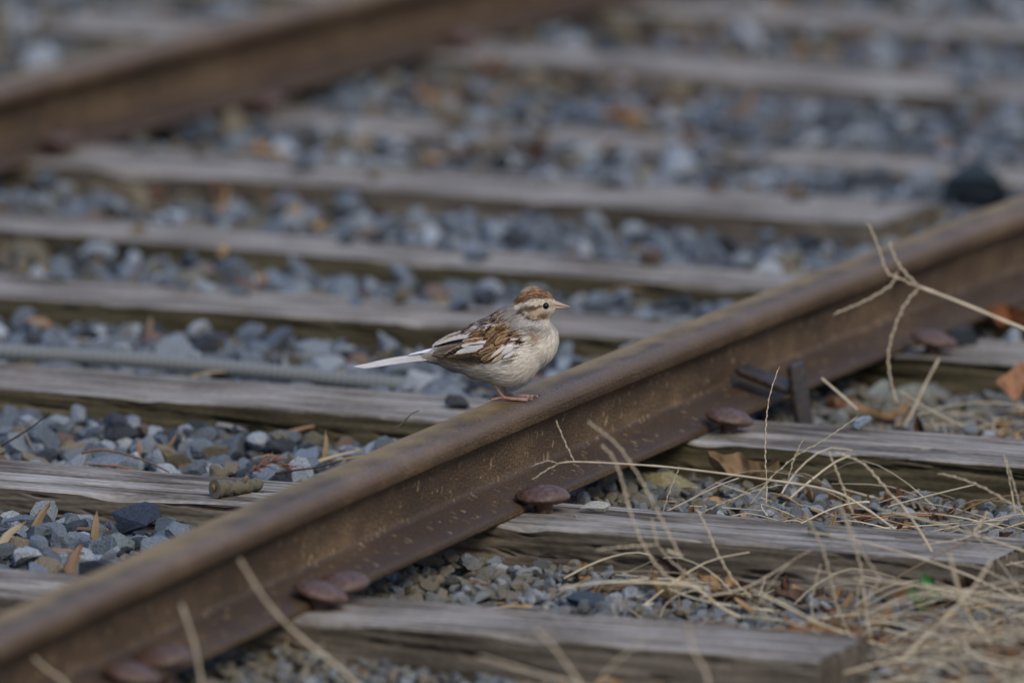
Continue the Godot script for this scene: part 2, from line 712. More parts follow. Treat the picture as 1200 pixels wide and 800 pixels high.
func rock_tone(r: RandomNumberGenerator, tan_share: float) -> Color:
	var k := r.randf()
	if k < tan_share:
		return lin(142, 128, 104).lerp(lin(112, 104, 84), r.randf()) * r.randf_range(0.7, 1.15)
	k = r.randf()
	if k < 0.16:
		return lin(70, 75, 82) * r.randf_range(0.7, 1.2)
	if k < 0.66:
		return lin(116, 124, 133) * r.randf_range(0.7, 1.3)
	if k < 0.84:
		return lin(152, 159, 166) * r.randf_range(0.8, 1.2)
	if k < 0.92:
		return lin(186, 192, 197) * r.randf_range(0.75, 1.05)
	if k < 0.96:
		return lin(134, 128, 112) * r.randf_range(0.7, 1.2)
	return lin(132, 110, 96) * r.randf_range(0.7, 1.2)

func tie_clear(x: float, z: float, reach: float) -> float:   # <0 inside a sleeper, else distance to the nearest one (capped)
	var best := 0.3
	for t in ties:
		var d := Vector3(x, 0, z) - (t.o as Vector3)
		var l := d.dot(t.d)
		var w: float = absf(d.dot(t.n)) - t.w * 0.5
		if l < t.l or l > t.r:
			var e: float = maxf(t.l - l, l - t.r)
			w = e if w < 0.0 else sqrt(w * w + e * e)
		elif w > 0.4:
			continue
		best = minf(best, w)
	return best

func build_ballast() -> void:
	var bed := Node3D.new()
	bed.name = "ballast_bed"
	bed.set_meta("kind", "structure")
	add_child(bed)
	var rocks := []
	for k in 12:
		rocks.append(rock_mesh(100 + k))
	var r := RandomNumberGenerator.new()
	r.seed = 77
	var lump := noise(61, 9.0, 2)
	var patch := noise(62, 5.0, 2)
	var big := []       # [transform, mesh, colour, score]
	var buckets := []
	for k in 12:
		buckets.append([[], []])
	var half := func(z: float) -> float: return 0.05 + (eye.z - z) * 0.0485
	for layer in 4:
		var z := 0.95
		while z > -3.05:
			var step := 0.0125 if z > -1.2 else 0.016
			if layer == 2:
				step *= 2.0
			elif layer == 3:
				step = 0.0078
				if z < -0.9:
					break
			var reach: float = half.call(z) + (0.5 if layer < 3 else 0.2)
			var x := -reach
			while x < reach:
				var px := x + r.randf_range(-0.5, 0.5) * step
				var pz := z + r.randf_range(-0.5, 0.5) * step
				x += step
				var side: float = px - rail_x(pz)          # >0: field side of the bird's rail
				var field: bool = side > 0.0
				if layer == 3 and not field:
					continue
				var size := (0.0062 + 0.0055 * pow(r.randf(), 1.6)) if layer < 2 else (0.0065 + 0.0085 * pow(r.randf(), 1.8))
				var tan_share := 0.035 + 0.35 * clampf((-side - 0.62) * 4.0, 0.0, 1.0)
				var level := -0.014
				if field:
					size *= r.randf_range(0.55, 0.95) if layer < 2 else 0.75
					tan_share = clampf(0.7 - side * 4.5, 0.16, 0.7)
					level = -0.023 - 0.006 * clampf(side / 0.2, 0.0, 1.0)
					if layer == 2 and r.randf() < 0.45:
						continue
				if layer == 3:
					size = r.randf_range(0.0032, 0.0062)
				var clear := tie_clear(px, pz, size)
				if clear < size * 0.55:
					continue
				if layer == 2 and clear < size * 0.9:
					continue
				if z < -1.1 and not field:
					level += 0.004
				var near_rail: bool = absf(side * 0.92) < 0.036
				if near_rail and not field:
					level -= 0.014
				level += 0.007 * lump.get_noise_2d(px * 3.0, pz * 3.0)
				var y := level - 0.016 + layer * 0.0085 + r.randf_range(-0.003, 0.003)
				if layer == 3:
					y = level + 0.001 + r.randf_range(-0.004, 0.003)
				if layer == 2:
					y = level - 0.002 + r.randf_range(-0.003, 0.004)
				var top_free := -0.0015 if near_rail else 0.02
				y = minf(y, top_free - size)
				var basis := Basis.from_euler(Vector3(r.randfn() * 0.55, r.randf() * TAU, r.randfn() * 0.55)).scaled(Vector3.ONE * size)
				var tr := Transform3D(basis, Vector3(px, y, pz))
				var tone := rock_tone(r, tan_share)
				if field:
					tone = tone.lerp(lin(166, 162, 152), 0.36)
				var kind := r.randi() % 12
				var pr := Vector3(px, y, pz) - eye
				var depth := pr.dot(fw)
				var sx := 600.0 + FOCAL * pr.x / depth
				var sy := 400.0 - FOCAL * pr.dot(up) / depth
				if layer > 0 and sx > -5 and sx < 1205 and sy > -5 and sy < 805 and pz > -0.75:
					big.append([size * (1.0 + 0.6 * y / 0.03) / depth, tr, kind, tone])
				else:
					buckets[kind][0].append(tr)
					buckets[kind][1].append(tone)
			z -= step
	# a few stones kicked up onto the more distant sleepers
	for t in ties:
		if not t.key in ["mossy", "second", "short", "sunken", "wide", "ninth"]:
			continue
		for k in (70 if t.key == "sunken" else 16):
			var l := r.randf_range(-0.9, t.r - 0.02)
			if absf(l) < 0.05 or absf(l + GAUGE) < 0.05:
				continue
			var size := r.randf_range(0.005, 0.011)
			var across := r.randf_range(-0.5, -0.15) if r.randf() < 0.7 else r.randf_range(-0.4, 0.4)
			var p: Vector3 = t.o + t.d * l + t.n * (t.w * across)
			var kind := r.randi() % 12
			buckets[kind][0].append(Transform3D(Basis.from_euler(Vector3(r.randfn() * 0.4, r.randf() * TAU, r.randfn() * 0.4)).scaled(Vector3.ONE * size), Vector3(p.x, t.top + size * 0.35, p.z)))
			buckets[kind][1].append(rock_tone(r, 0.15))
	big.sort_custom(func(a, b): return a[0] > b[0])
	var shades := []
	for k in 24:
		var m := stone_material()
		shades.append(m)
	var tones := []
	for k in 24:
		var t := rock_tone(r, 0.0) if k < 18 else rock_tone(r, 1.0)
		tones.append(t)
		(shades[k] as StandardMaterial3D).albedo_color = t.linear_to_srgb()
	for k in big.size():
		var b: Array = big[k]
		if k < 300:
			var best := 0
			var gap := 9.0
			for s in 24:
				var c: Color = tones[s]
				var e: Color = b[3]
				var g := absf(c.r - e.r) + absf(c.g - e.g) + absf(c.b - e.b)
				if g < gap:
					gap = g
					best = s
			var o := MeshInstance3D.new()
			o.name = "stone"
			o.mesh = rocks[b[2]]
			o.material_override = shades[best]
			o.transform = b[1]
			bed.add_child(o, true)
		else:
			buckets[b[2]][0].append(b[1])
			buckets[b[2]][1].append(b[3])
	var gravel := Node3D.new()
	gravel.name = "gravel"
	gravel.set_meta("kind", "stuff")
	bed.add_child(gravel)
	for k in 12:
		var mm := MultiMesh.new()
		mm.transform_format = MultiMesh.TRANSFORM_3D
		mm.use_colors = true
		mm.mesh = rocks[k]
		mm.instance_count = buckets[k][0].size()
		for i in mm.instance_count:
			mm.set_instance_transform(i, buckets[k][0][i])
			mm.set_instance_color(i, buckets[k][1][i])
		var mi := MultiMeshInstance3D.new()
		mi.name = "gravel_stones"
		mi.set_meta("kind", "stuff")
		mi.multimesh = mm
		mi.material_override = M.stone
		gravel.add_child(mi, true)

# ---------------------------------------------------------------- spikes, bracket

const FAR_LABEL := {"second": "narrow dark sleeper second beyond the conduit", "short": "pale short sleeper", "sunken": "sunken sleeper", "wide": "pale wide sleeper beyond the sunken one", "ninth": "sleeper second beyond the sunken one"}

func build_fastenings() -> void:
	var cap := Shape.new()
	var rings := [[0.0, 0.0172], [0.006, 0.0168], [0.0115, 0.0153], [0.0152, 0.0131], [0.0171, 0.0107], [0.0168, 0.0092], [0.0135, 0.0072], [0.0075, 0.0058], [0.0, 0.0054]]
	var dent := noise(71, 60.0, 2)
	for q in rings:
		for k in 20:
			var a := TAU * k / 20
			var p := Vector3(cos(a) * q[0], q[1], sin(a) * q[0] * 0.86)
			p += p.normalized() * 0.0012 * dent.get_noise_3d(p.x, p.y, p.z)
			cap.v.append(p)
	cap.grid(0, rings.size(), 20, true)
	cap.outward()
	var shank := Shape.new()
	shank.tube(PackedVector3Array([Vector3(0, 0.009, 0), Vector3(0, 0.004, 0), Vector3(0, 0, 0), Vector3(0, -0.03, 0)]), PackedFloat32Array([0.0062, 0.0058, 0.0056, 0.005]), 10)
	shank.outward()
	var cap_mesh := cap.mesh()
	var shank_mesh := shank.mesh()
	var g := "rusty spikes holding the rails"
	var list := [   # pixel of the head, tilt x, tilt z, turn, size, label
		[637, 577, 0.05, 0.02, 0.1, 1.0, "rusty dome-headed spike on the sleeper that carries the broken twig"],
		[853, 485, 0.05, -0.16, 0.2, 0.93, "rusty dome-headed spike beside the black steel bracket"],
		[371, 690, 0.1, -0.25, 0.3, 1.0, "rusty spike with its shank showing, front one of a pair on the sawn-end sleeper"],
		[402, 680, 0.1, 0.12, 0.1, 1.0, "rusty spike resting on the rail foot, rear one of a pair on the sawn-end sleeper"],
		[150, 786, 0.1, -0.2, 0.3, 1.0, "tilted rusty spike, front one of a pair on the sleeper before the sawn-end one"],
		[192, 766, 0.1, 0.1, 0.1, 1.0, "rusty spike, rear one of a pair on the sleeper before the sawn-end one"],
		[1092, 394, 0.05, -0.2, 0.2, 0.95, "rusty spike on the sleeper passing behind the bird, next to an orange leaf"]]
	for q in list:
		var at := on_level(q[0], q[1], 0.0125)
		var o := root_at("rail_spike", Vector3(at.x, 0, at.z), q[6], "spike", g)
		o.rotation = Vector3(q[2], q[4], q[3])
		o.scale = Vector3.ONE * q[5]
		for piece in [["head", cap_mesh], ["shank", shank_mesh]]:
			var mi := MeshInstance3D.new()
			mi.name = piece[0]
			mi.mesh = piece[1]
			mi.material_override = M.spike
			o.add_child(mi, true)
	# the spikes along the other rail, seen from its gauge side
	for t in ties:
		if t.key in ["near", "cut", "twig", "conduit", "mossy", "tenth", "eleventh"]:
			continue
		var p: Vector3 = t.o - t.d * (GAUGE - 0.042)
		var o := root_at("rail_spike", Vector3(p.x, t.top, p.z) + t.n * 0.015, "rusty dome-headed spike at the far rail on the " + FAR_LABEL[t.key], "spike", "spikes along the far rail")
		o.rotation = Vector3(0.1, p.x * 5.0, 0.15)
		for piece in [["head", cap_mesh], ["shank", shank_mesh]]:
			var mi := MeshInstance3D.new()
			mi.name = piece[0]
			mi.mesh = piece[1]
			mi.material_override = M.spike
			o.add_child(mi, true)
	# black steel bracket clipped over the rail foot
	var f := rail_at(-0.325)
	var o := root_at("rail_bracket", f[0], "black steel angle bracket clipped over the rail foot", "bracket")
	var n: Vector3 = f[2]
	var d: Vector3 = f[1]
	for piece in [["jaw", Vector3(0.030, 0.0175, 0), Vector3(0.040, 0.0055, 0.019), 0.30], ["upright", Vector3(0.053, 0.008, 0), Vector3(0.0055, 0.044, 0.021), -0.16]]:
		var box := Shape.new()
		bevel_box(box, piece[2], 0.0015)
		var mi := put(box, piece[0], M.iron, o)
		mi.transform = Transform3D(Basis(n, Vector3.UP, n.cross(Vector3.UP)) * Basis(Vector3(0, 0, 1), -piece[3]), n * piece[1].x + Vector3(0, piece[1].y, 0) + d * piece[1].z)

func bevel_box(sh: Shape, size: Vector3, b: float) -> void:
	var base := sh.v.size()
	var h := size * 0.5
	# rings: bottom inset, bottom, top, top inset
	for q in [[-h.y, b], [-h.y + b, 0.0], [h.y - b, 0.0], [h.y, b]]:
		var x: float = h.x - q[1]
		var z: float = h.z - q[1]
		for c in [Vector2(x - b, -z), Vector2(x, -z + b), Vector2(x, z - b), Vector2(x - b, z), Vector2(-x + b, z), Vector2(-x, z - b), Vector2(-x, -z + b), Vector2(-x + b, -z)]:
			sh.v.append(Vector3(c.x, q[0], c.y))
	sh.grid(base, 4, 8, true)
	for e in [0, 3]:
		for k in range(1, 7):
			var a: int = base + e * 8
			sh.ix.append_array([a, a + k, a + k + 1] if e == 3 else [a, a + k + 1, a + k])
	sh.outward_convex()
	var f := sh.flat()
	sh.v = f.v
	sh.ix = f.ix

# ---------------------------------------------------------------- the bird
# Drawn in units of S metres: u forward (beak), v down, w towards its near side; (830, 640) is the foot.

var cones := [   # u1 v1 r1 u2 v2 r2, width against height
	[944, 193, 84, 978, 198, 68, 0.93],
	[925, 235, 84, 900, 335, 116, 0.9],
	[936, 366, 121, 830, 430, 141, 0.9],
	[830, 430, 141, 715, 416, 134, 0.9],
	[715, 416, 134, 590, 424, 82, 0.88],
	[590, 424, 82, 415, 438, 14, 0.95],
	[850, 262, 70, 690, 360, 70, 1.05]]
var cone_data := []
var side_map := {}
var plum_noise: FastNoiseLite
var plum_fine: FastNoiseLite

func body_field(p: Vector3) -> float:
	var d := 1e9
	for q in cone_data:
		var a: Vector2 = q[0]
		var ba: Vector2 = q[1]
		var pa := Vector2(p.x - a.x, p.y - a.y)
		var h := clampf(pa.dot(ba) / q[2], 0.0, 1.0)
		var e := pa - ba * h
		var w: float = p.z / q[5]
		var one: float = sqrt(e.length_squared() + w * w) - lerpf(q[3], q[4], h)
		var k := 26.0
		var m := maxf(k - absf(d - one), 0.0) / k
		d = minf(d, one) - m * m * k * 0.25
	return d

func bird_point(u: float, v: float, w: float) -> Vector3:
	return Vector3((u - 830.0) * S, (640.0 - v) * S * 1.012, w * S)

func side_of(u: float, v: float) -> float:      # how far the body's side stands out at (u, v)
	var fu := clampf((u - 420.0) / 6.0, 0.0, 110.0)
	var fv := clampf((v - 80.0) / 6.0, 0.0, 89.0)
	var i := int(fu)
	var j := int(fv)
	var a: float = lerpf(side_map.get(i * 100 + j, 0.0), side_map.get((i + 1) * 100 + j, 0.0), fu - i)
	var b: float = lerpf(side_map.get(i * 100 + j + 1, 0.0), side_map.get((i + 1) * 100 + j + 1, 0.0), fu - i)
	return lerpf(a, b, fv - j)

# plumage: strokes in order, each [points, half width, softness, sRGB, strength]
var strokes := [
	[[[520, 470], [620, 500], [720, 520]], 45, 45, [132, 124, 114], 0.65],          # dusky flank and vent
	[[[450, 440], [520, 455], [580, 470]], 30, 30, [112, 104, 97], 0.7],
	[[[835, 215], [865, 255], [930, 280], [1000, 282]], 30, 20, [150, 145, 139], 0.9],  # grey collar
	[[[830, 190], [850, 225]], 22, 20, [122, 117, 112], 0.8],
	[[[900, 262], [950, 272], [990, 272]], 6, 8, [168, 166, 165], 0.8],
	[[[905, 285], [960, 290], [985, 288]], 4, 5, [74, 66, 60], 0.75],
	[[[955, 318], [962, 335]], 18, 20, [134, 106, 76], 0.75],                       # brown breast patch
	[[[1000, 300], [1010, 330]], 7, 14, [150, 138, 120], 0.5],
	[[[560, 350], [690, 290], [790, 245], [815, 255]], 60, 20, [120, 98, 74], 0.0],  # mantle
	[[[640, 420], [760, 380], [850, 335]], 55, 20, [122, 100, 76], 0.0],
	[[[520, 425], [640, 430]], 26, 15, [92, 80, 70], 0.9],
	[[[872, 178], [898, 150], [948, 130], [1000, 140], [1034, 164]], 21, 8, [120, 86, 62], 1.0],   # rufous cap
	[[[880, 170], [930, 150], [990, 150]], 8, 12, [76, 52, 42], 0.6],
	[[[896, 118], [950, 98], [1000, 112], [1028, 138]], 11, 10, [164, 146, 124], 0.85],   # pale crown edge
	[[[876, 192], [925, 178], [975, 170], [1020, 172], [1045, 180]], 8, 8, [192, 181, 162], 0.9],  # brow
	[[[868, 200], [890, 192]], 9, 7, [196, 188, 170], 0.9],
	[[[930, 218], [980, 220]], 22, 12, [178, 156, 132], 0.95],                        # cheek
	[[[872, 220], [892, 206], [912, 199], [940, 197]], 10, 6, [74, 60, 50], 0.9],                  # dark line behind the eye
	[[[935, 197], [978, 191]], 5, 5, [84, 66, 52], 0.95],
	[[[1014, 190], [1040, 190]], 3, 4, [110, 92, 76], 0.7],
	[[[1015, 190], [1046, 196]], 8, 8, [150, 136, 118], 0.8],
	[[[884, 218], [905, 234], [930, 248], [965, 255]], 5, 5, [70, 56, 46], 0.95],
	[[[975, 240], [1000, 240], [1012, 232]], 11, 9, [112, 92, 70], 0.95],
	[[[1030, 218], [1028, 250], [1010, 268]], 12, 12, [198, 186, 168], 0.9],
	[[[1000, 176], [1014, 186], [1000, 210], [982, 206]], 3, 4, [186, 172, 150], 0.8],  # eye ring
	[[[820, 380], [850, 385]], 26, 12, [214, 212, 214], 0.95],                         # white shoulder
	[[[800, 425], [850, 415], [880, 412]], 7, 7, [98, 82, 64], 0.9],
	[[[800, 437], [870, 424]], 4, 5, [196, 190, 176], 0.8]]

func gap_to_line(p: Vector2, a: Vector2, b: Vector2) -> float:
	var ab := b - a
	return (p - a - ab * clampf((p - a).dot(ab) / ab.length_squared(), 0.0, 1.0)).length()

func plumage(u0: float, v0: float) -> Color:
	var n := plum_noise.get_noise_2d(u0 * 0.9 + v0 * 0.3, v0 * 2.2) * 9.0
	var n2 := plum_fine.get_noise_2d(u0 + 300.0, v0 * 1.6)
	var u := u0 + n
	var v := v0 + n2 * 6.0
	var q := lin(220, 213, 201)
	q = q.lerp(lin(192, 182, 167), clampf(0.25 + n2 * 0.7, 0.0, 0.8))
	var p := Vector2(u, v)
	# streaked mantle: dark, rufous, buff and white streaks along the feathers
	var m := 1.0 - smoothstep(60.0, 84.0, gap_to_line(p, Vector2(560, 352), Vector2(800, 252)))
	m = maxf(m, 1.0 - smoothstep(50.0, 75.0, gap_to_line(p, Vector2(640, 415), Vector2(845, 330))))
	if m > 0.0:
		var al := u0 * 0.86 - v0 * 0.5
		var ac := u0 * 0.5 + v0 * 0.86
		var k := plum_noise.get_noise_2d(al * 0.35, ac * 1.5) * 1.5 + 0.25 * n2
		var t := lin(106, 84, 61)
		if k < -0.12:
			t = t.lerp(lin(38, 30, 26), smoothstep(-0.12, -0.34, k))
		elif k > 0.16:
			var pale := lin(192, 186, 182) if v0 < 300.0 + (720.0 - u0) * 0.25 and u0 < 790.0 else lin(164, 138, 104)
			t = t.lerp(pale, smoothstep(0.16, 0.48, k))
		else:
			t = t.lerp(lin(108, 72, 46), 0.5 + 0.5 * plum_fine.get_noise_2d(al * 0.4 + 90.0, ac))
		q = q.lerp(t, m)
	for s in strokes:
		var best := 1e9
		var pts: Array = s[0]
		for i in pts.size() - 1:
			var a := Vector2(pts[i][0], pts[i][1])
			var b := Vector2(pts[i + 1][0], pts[i + 1][1])
			var ab := b - a
			var h := clampf((p - a).dot(ab) / ab.length_squared(), 0.0, 1.0)
			best = minf(best, (p - a - ab * h).length_squared())
		var reach: float = s[1] + s[2]
		if best > reach * reach:
			continue
		best = sqrt(best)
		var f := 1.0 - smoothstep(s[1] - s[2] * 0.5, reach, best)
		q = q.lerp(lin(s[3][0], s[3][1], s[3][2]) * (1.0 + 0.3 * n2), f * s[4])
	if u0 > 840.0 and v0 < 178.0:
		var st := plum_fine.get_noise_2d(u0 * 0.5 + v0 * 1.2, v0 * 2.6 - u0 * 0.8)
		if v0 < 150.0 and st > 0.1:
			q = q.lerp(lin(172, 148, 122), clampf((st - 0.1) * 2.2, 0.0, 0.6))
		q = q * (1.0 + 0.45 * plum_fine.get_noise_2d(u0 * 0.5 + v0 * 1.2, v0 * 2.6 - u0 * 0.8))
	return q

func flow(u: float, v: float) -> Vector2:
	if u > 850 and v < 265:
		return Vector2(-0.92, 0.34 + (u - 950) * 0.001).normalized()
	var t := clampf((u - 780.0) / 260.0, 0.0, 1.0)
	var low := Vector2(-0.98, 0.10).lerp(Vector2(-0.55, 0.8), t * t)
	if v < 380 and u < 900:
		low = low.lerp(Vector2(-0.86, 0.5), clampf((380 - v) / 120.0, 0.0, 1.0))
	return low.normalized()

func build_bird() -> void:
	plum_noise = noise(81, 0.06, 2)
	plum_fine = noise(82, 0.11, 2)
	for q in cones:
		var a := Vector2(q[0], q[1])
		var b := Vector2(q[3], q[4])
		cone_data.append([a, b - a, (b - a).length_squared(), q[2], q[5], q[6]])
	var bird := root_at("sparrow", Vector3(-0.003, RAIL_H, 0.0), "small streaked brown bird with rufous cap and white tail standing on the rail", "bird")
	# --- body: surface nets over one half, mirrored
	var cell := 6.0
	var nu := 112
	var nv := 91
	var nw := 27
	var val := PackedFloat32Array()
	val.resize(nu * nv * nw)
	for i in nu:
		for j in nv:
			var last := 1e9
			var hold := -1.0
			for k in nw:
				var at := (i * nv + j) * nw + k
				if last > 60.0 and k > 0 and last < 1e8 and (k % 4) != 0:
					val[at] = last
					continue
				last = body_field(Vector3(420 + i * cell, 80 + j * cell, (k - 1) * cell))
				val[at] = last
				if last < 0.0:
					hold = (k - 1) * cell - last
			side_map[i * 100 + j] = maxf(hold, 0.0)
	var sh := Shape.new()
	sh.colored = true
	var at_cell := {}
	for i in nu - 1:
		for j in nv - 1:
			for k in nw - 1:
				var sum := Vector3.ZERO
				var cuts := 0
				var base := (i * nv + j) * nw + k
				var inside := 0
				var c := []
				for e in 8:
					var f := val[base + (e & 1) * nv * nw + ((e >> 1) & 1) * nw + (e >> 2)]
					c.append(f)
					if f < 0.0:
						inside += 1
				if inside == 0 or inside == 8:
					continue
				for e in [[0, 1], [2, 3], [4, 5], [6, 7], [0, 2], [1, 3], [4, 6], [5, 7], [0, 4], [1, 5], [2, 6], [3, 7]]:
					var a: float = c[e[0]]
					var b: float = c[e[1]]
					if (a < 0.0) != (b < 0.0):
						var t := a / (a - b)
						var pa := Vector3(e[0] & 1, (e[0] >> 1) & 1, e[0] >> 2)
						var pb := Vector3(e[1] & 1, (e[1] >> 1) & 1, e[1] >> 2)
						sum += pa.lerp(pb, t)
						cuts += 1
				sum = sum / cuts + Vector3(i, j, k)
				var w := maxf((sum.z - 1.0) * cell, 0.0) if k > 0 else 0.0
				at_cell[base] = sh.v.size()
				sh.v.append(Vector3(420 + sum.x * cell, 80 + sum.y * cell, w))
	for i in range(1, nu - 1):
		for j in range(1, nv - 1):
			for k in range(1, nw - 1):
				var base := (i * nv + j) * nw + k
				var f := val[base] < 0.0
				for ax in 3:
					var step: int = [nv * nw, nw, 1][ax]
					if f == (val[base + step] < 0.0):
						continue
					var s1: int = [nw, 1, nv * nw][ax]
					var s2: int = [1, nv * nw, nw][ax]
					var q := [base, base - s1, base - s1 - s2, base - s2]
					if q.all(func(x): return at_cell.has(x)):
						if f:
							sh.quad(at_cell[q[0]], at_cell[q[1]], at_cell[q[2]], at_cell[q[3]])
						else:
							sh.quad(at_cell[q[0]], at_cell[q[3]], at_cell[q[2]], at_cell[q[1]])
	var count := sh.v.size()
	for k in count:
		var p := sh.v[k]
		sh.c.append(plumage(p.x, p.y))
	for k in count:
		sh.v.append(Vector3(sh.v[k].x, sh.v[k].y, -sh.v[k].z))
		sh.c.append(sh.c[k])
	var faces := sh.ix.duplicate()
	for t in range(0, faces.size(), 3):
		sh.ix.append_array([faces[t] + count, faces[t + 2] + count, faces[t + 1] + count])
	var tuft := noise(83, 0.028, 3)
	for k in sh.v.size():
		var p := sh.v[k]
		var fl := flow(p.x, p.y)
		var n := tuft.get_noise_3d(p.x * 0.8 + p.y * fl.y, p.y * 2.0 - p.x * fl.y, p.z * 1.5) * (2.6 if p.x < 850.0 or p.y > 270.0 else 1.2)
		sh.v[k] = Vector3(p.x, p.y + n * 0.7 * signf(p.y - 380.0), p.z + n * signf(p.z))
	for k in sh.v.size():
		sh.v[k] = bird_point(sh.v[k].x, sh.v[k].y, sh.v[k].z)
	sh.outward()
	var mat := tinted(0.95, 0.2)
	put(sh, "body", mat, bird)
	# --- down: fine barbs lying on the body
	var nrm := sh.normals()
	var down := Shape.new()
	down.colored = true
	var r := RandomNumberGenerator.new()
	r.seed = 9
	var wing_area := PackedVector2Array([Vector2(455, 405), Vector2(560, 345), Vector2(640, 325), Vector2(760, 345), Vector2(845, 355), Vector2(880, 400), Vector2(860, 440), Vector2(700, 456), Vector2(460, 442)])
	for k in 20000:
		var pick := r.randi() % sh.v.size()
		var p := sh.v[pick]
		var n := nrm[pick]
		var u := p.x / S + 830.0
		var v := 640.0 - p.y / S / 1.012
		if u > 1036 and v < 230:
			continue
		if Vector2(u - 999, v - 192).length() < 22.0:
			continue
		if Geometry2D.is_point_in_polygon(Vector2(u, v), wing_area):
			continue
		var head: bool = u > 850 and v < 270
		var fl := flow(u, v).rotated(r.randfn() * 0.16)
		var t := Vector3(fl.x, -fl.y, 0)
		t = (t - n * t.dot(n)).normalized()
		var side := t.cross(n)
		var ln := r.randf_range(18, 34) * S if head else r.randf_range(34, 66) * S
		var w := r.randf_range(1.0, 2.0) * S
		var mess := 2.2 if head else 5.0
		var q := plumage(u - fl.x * (2.0 if head else 8.0) + r.randfn() * mess, v - fl.y * (2.0 if head else 8.0) + r.randfn() * mess) * r.randf_range(0.88, 1.14)
		p += t * ln * -0.3
		var lift := r.randf_range(1.2, 4.0) * S * (0.6 if head else 1.0) * (2.0 if r.randf() < 0.06 else 1.0)
		var bend := side * r.randfn() * ln * 0.06
		var first := down.v.size()
		var a := p + n * S * 0.5
		var b := p + t * ln * 0.5 + n * lift * 1.1 + bend * 0.4
		var c := p + t * ln + n * lift * 0.7 + bend
		down.v.append_array([a - side * w * 0.6, a + side * w * 0.6, b - side * w, b + side * w, c])
		for e in 5:
			down.c.append(q * (1.0 if e < 4 else 1.06))
		down.ix.append_array([first, first + 1, first + 3, first, first + 3, first + 2, first + 2, first + 3, first + 4])
	put(down, "down_feathers", mat, bird).set_meta("kind", "stuff")
	# --- mantle feathers: dark centres, buff and rufous edges
	for half in 2:
		var mirror := 1.0 if half == 0 else -1.0
		var rr := RandomNumberGenerator.new()
		rr.seed = 21
		var back := Node3D.new()
		back.name = "mantle"
		bird.add_child(back, true)
		var spots := []
		for row in 9:
			for col in 8:
				var u := 590.0 + row * 34.0 + rr.randfn() * 6.0
				var v := 262.0 + (720.0 - u) * 0.42 + col * 21.0 + rr.randfn() * 5.0
				if v < 640.0 - 0.0 and u < 905 and v < 405 - (u - 590) * 0.20 and side_of(u, v) > 8.0 and not (u > 800 and v < 305):
					spots.append(Vector2(u, v))
		spots.sort_custom(func(a, b): return a.x < b.x)
		for s in spots:
			var fl := flow(s.x, s.y).rotated(rr.randfn() * 0.12 - 0.05)
			var kind := rr.randf()
			var core := [lin(44, 34, 28), lin(84, 52, 32), lin(60, 46, 36)][rr.randi() % 3] as Color
			var edge := [lin(152, 124, 88), lin(136, 108, 78), lin(168, 146, 116)][rr.randi() % 3] as Color
			if (s.x < 775 and s.y < 290 and kind < 0.65) or kind < 0.1:
				edge = lin(196, 188, 184)
				if rr.randf() < 0.6:
					core = lin(176, 168, 164)
			var ln := rr.randf_range(46, 70)
			var dark := rr.randf_range(0.25, 0.6)
			if rr.randf() < 0.42:
				continue
			feather(back, "contour_feather", s - fl * ln * 0.25, s + fl * ln * 0.75, rr.randf_range(5.0, 8.5), core, edge, dark, 2.5 + (s.x - 560) * 0.014, -1.0, mirror, rr)
		# --- wing
		var wing := Node3D.new()
		wing.name = "wing"
		bird.add_child(wing, true)
		var w10 := func(x: float, y: float) -> Vector2: return Vector2(360 + x * 0.4, 140 + y * 0.4)
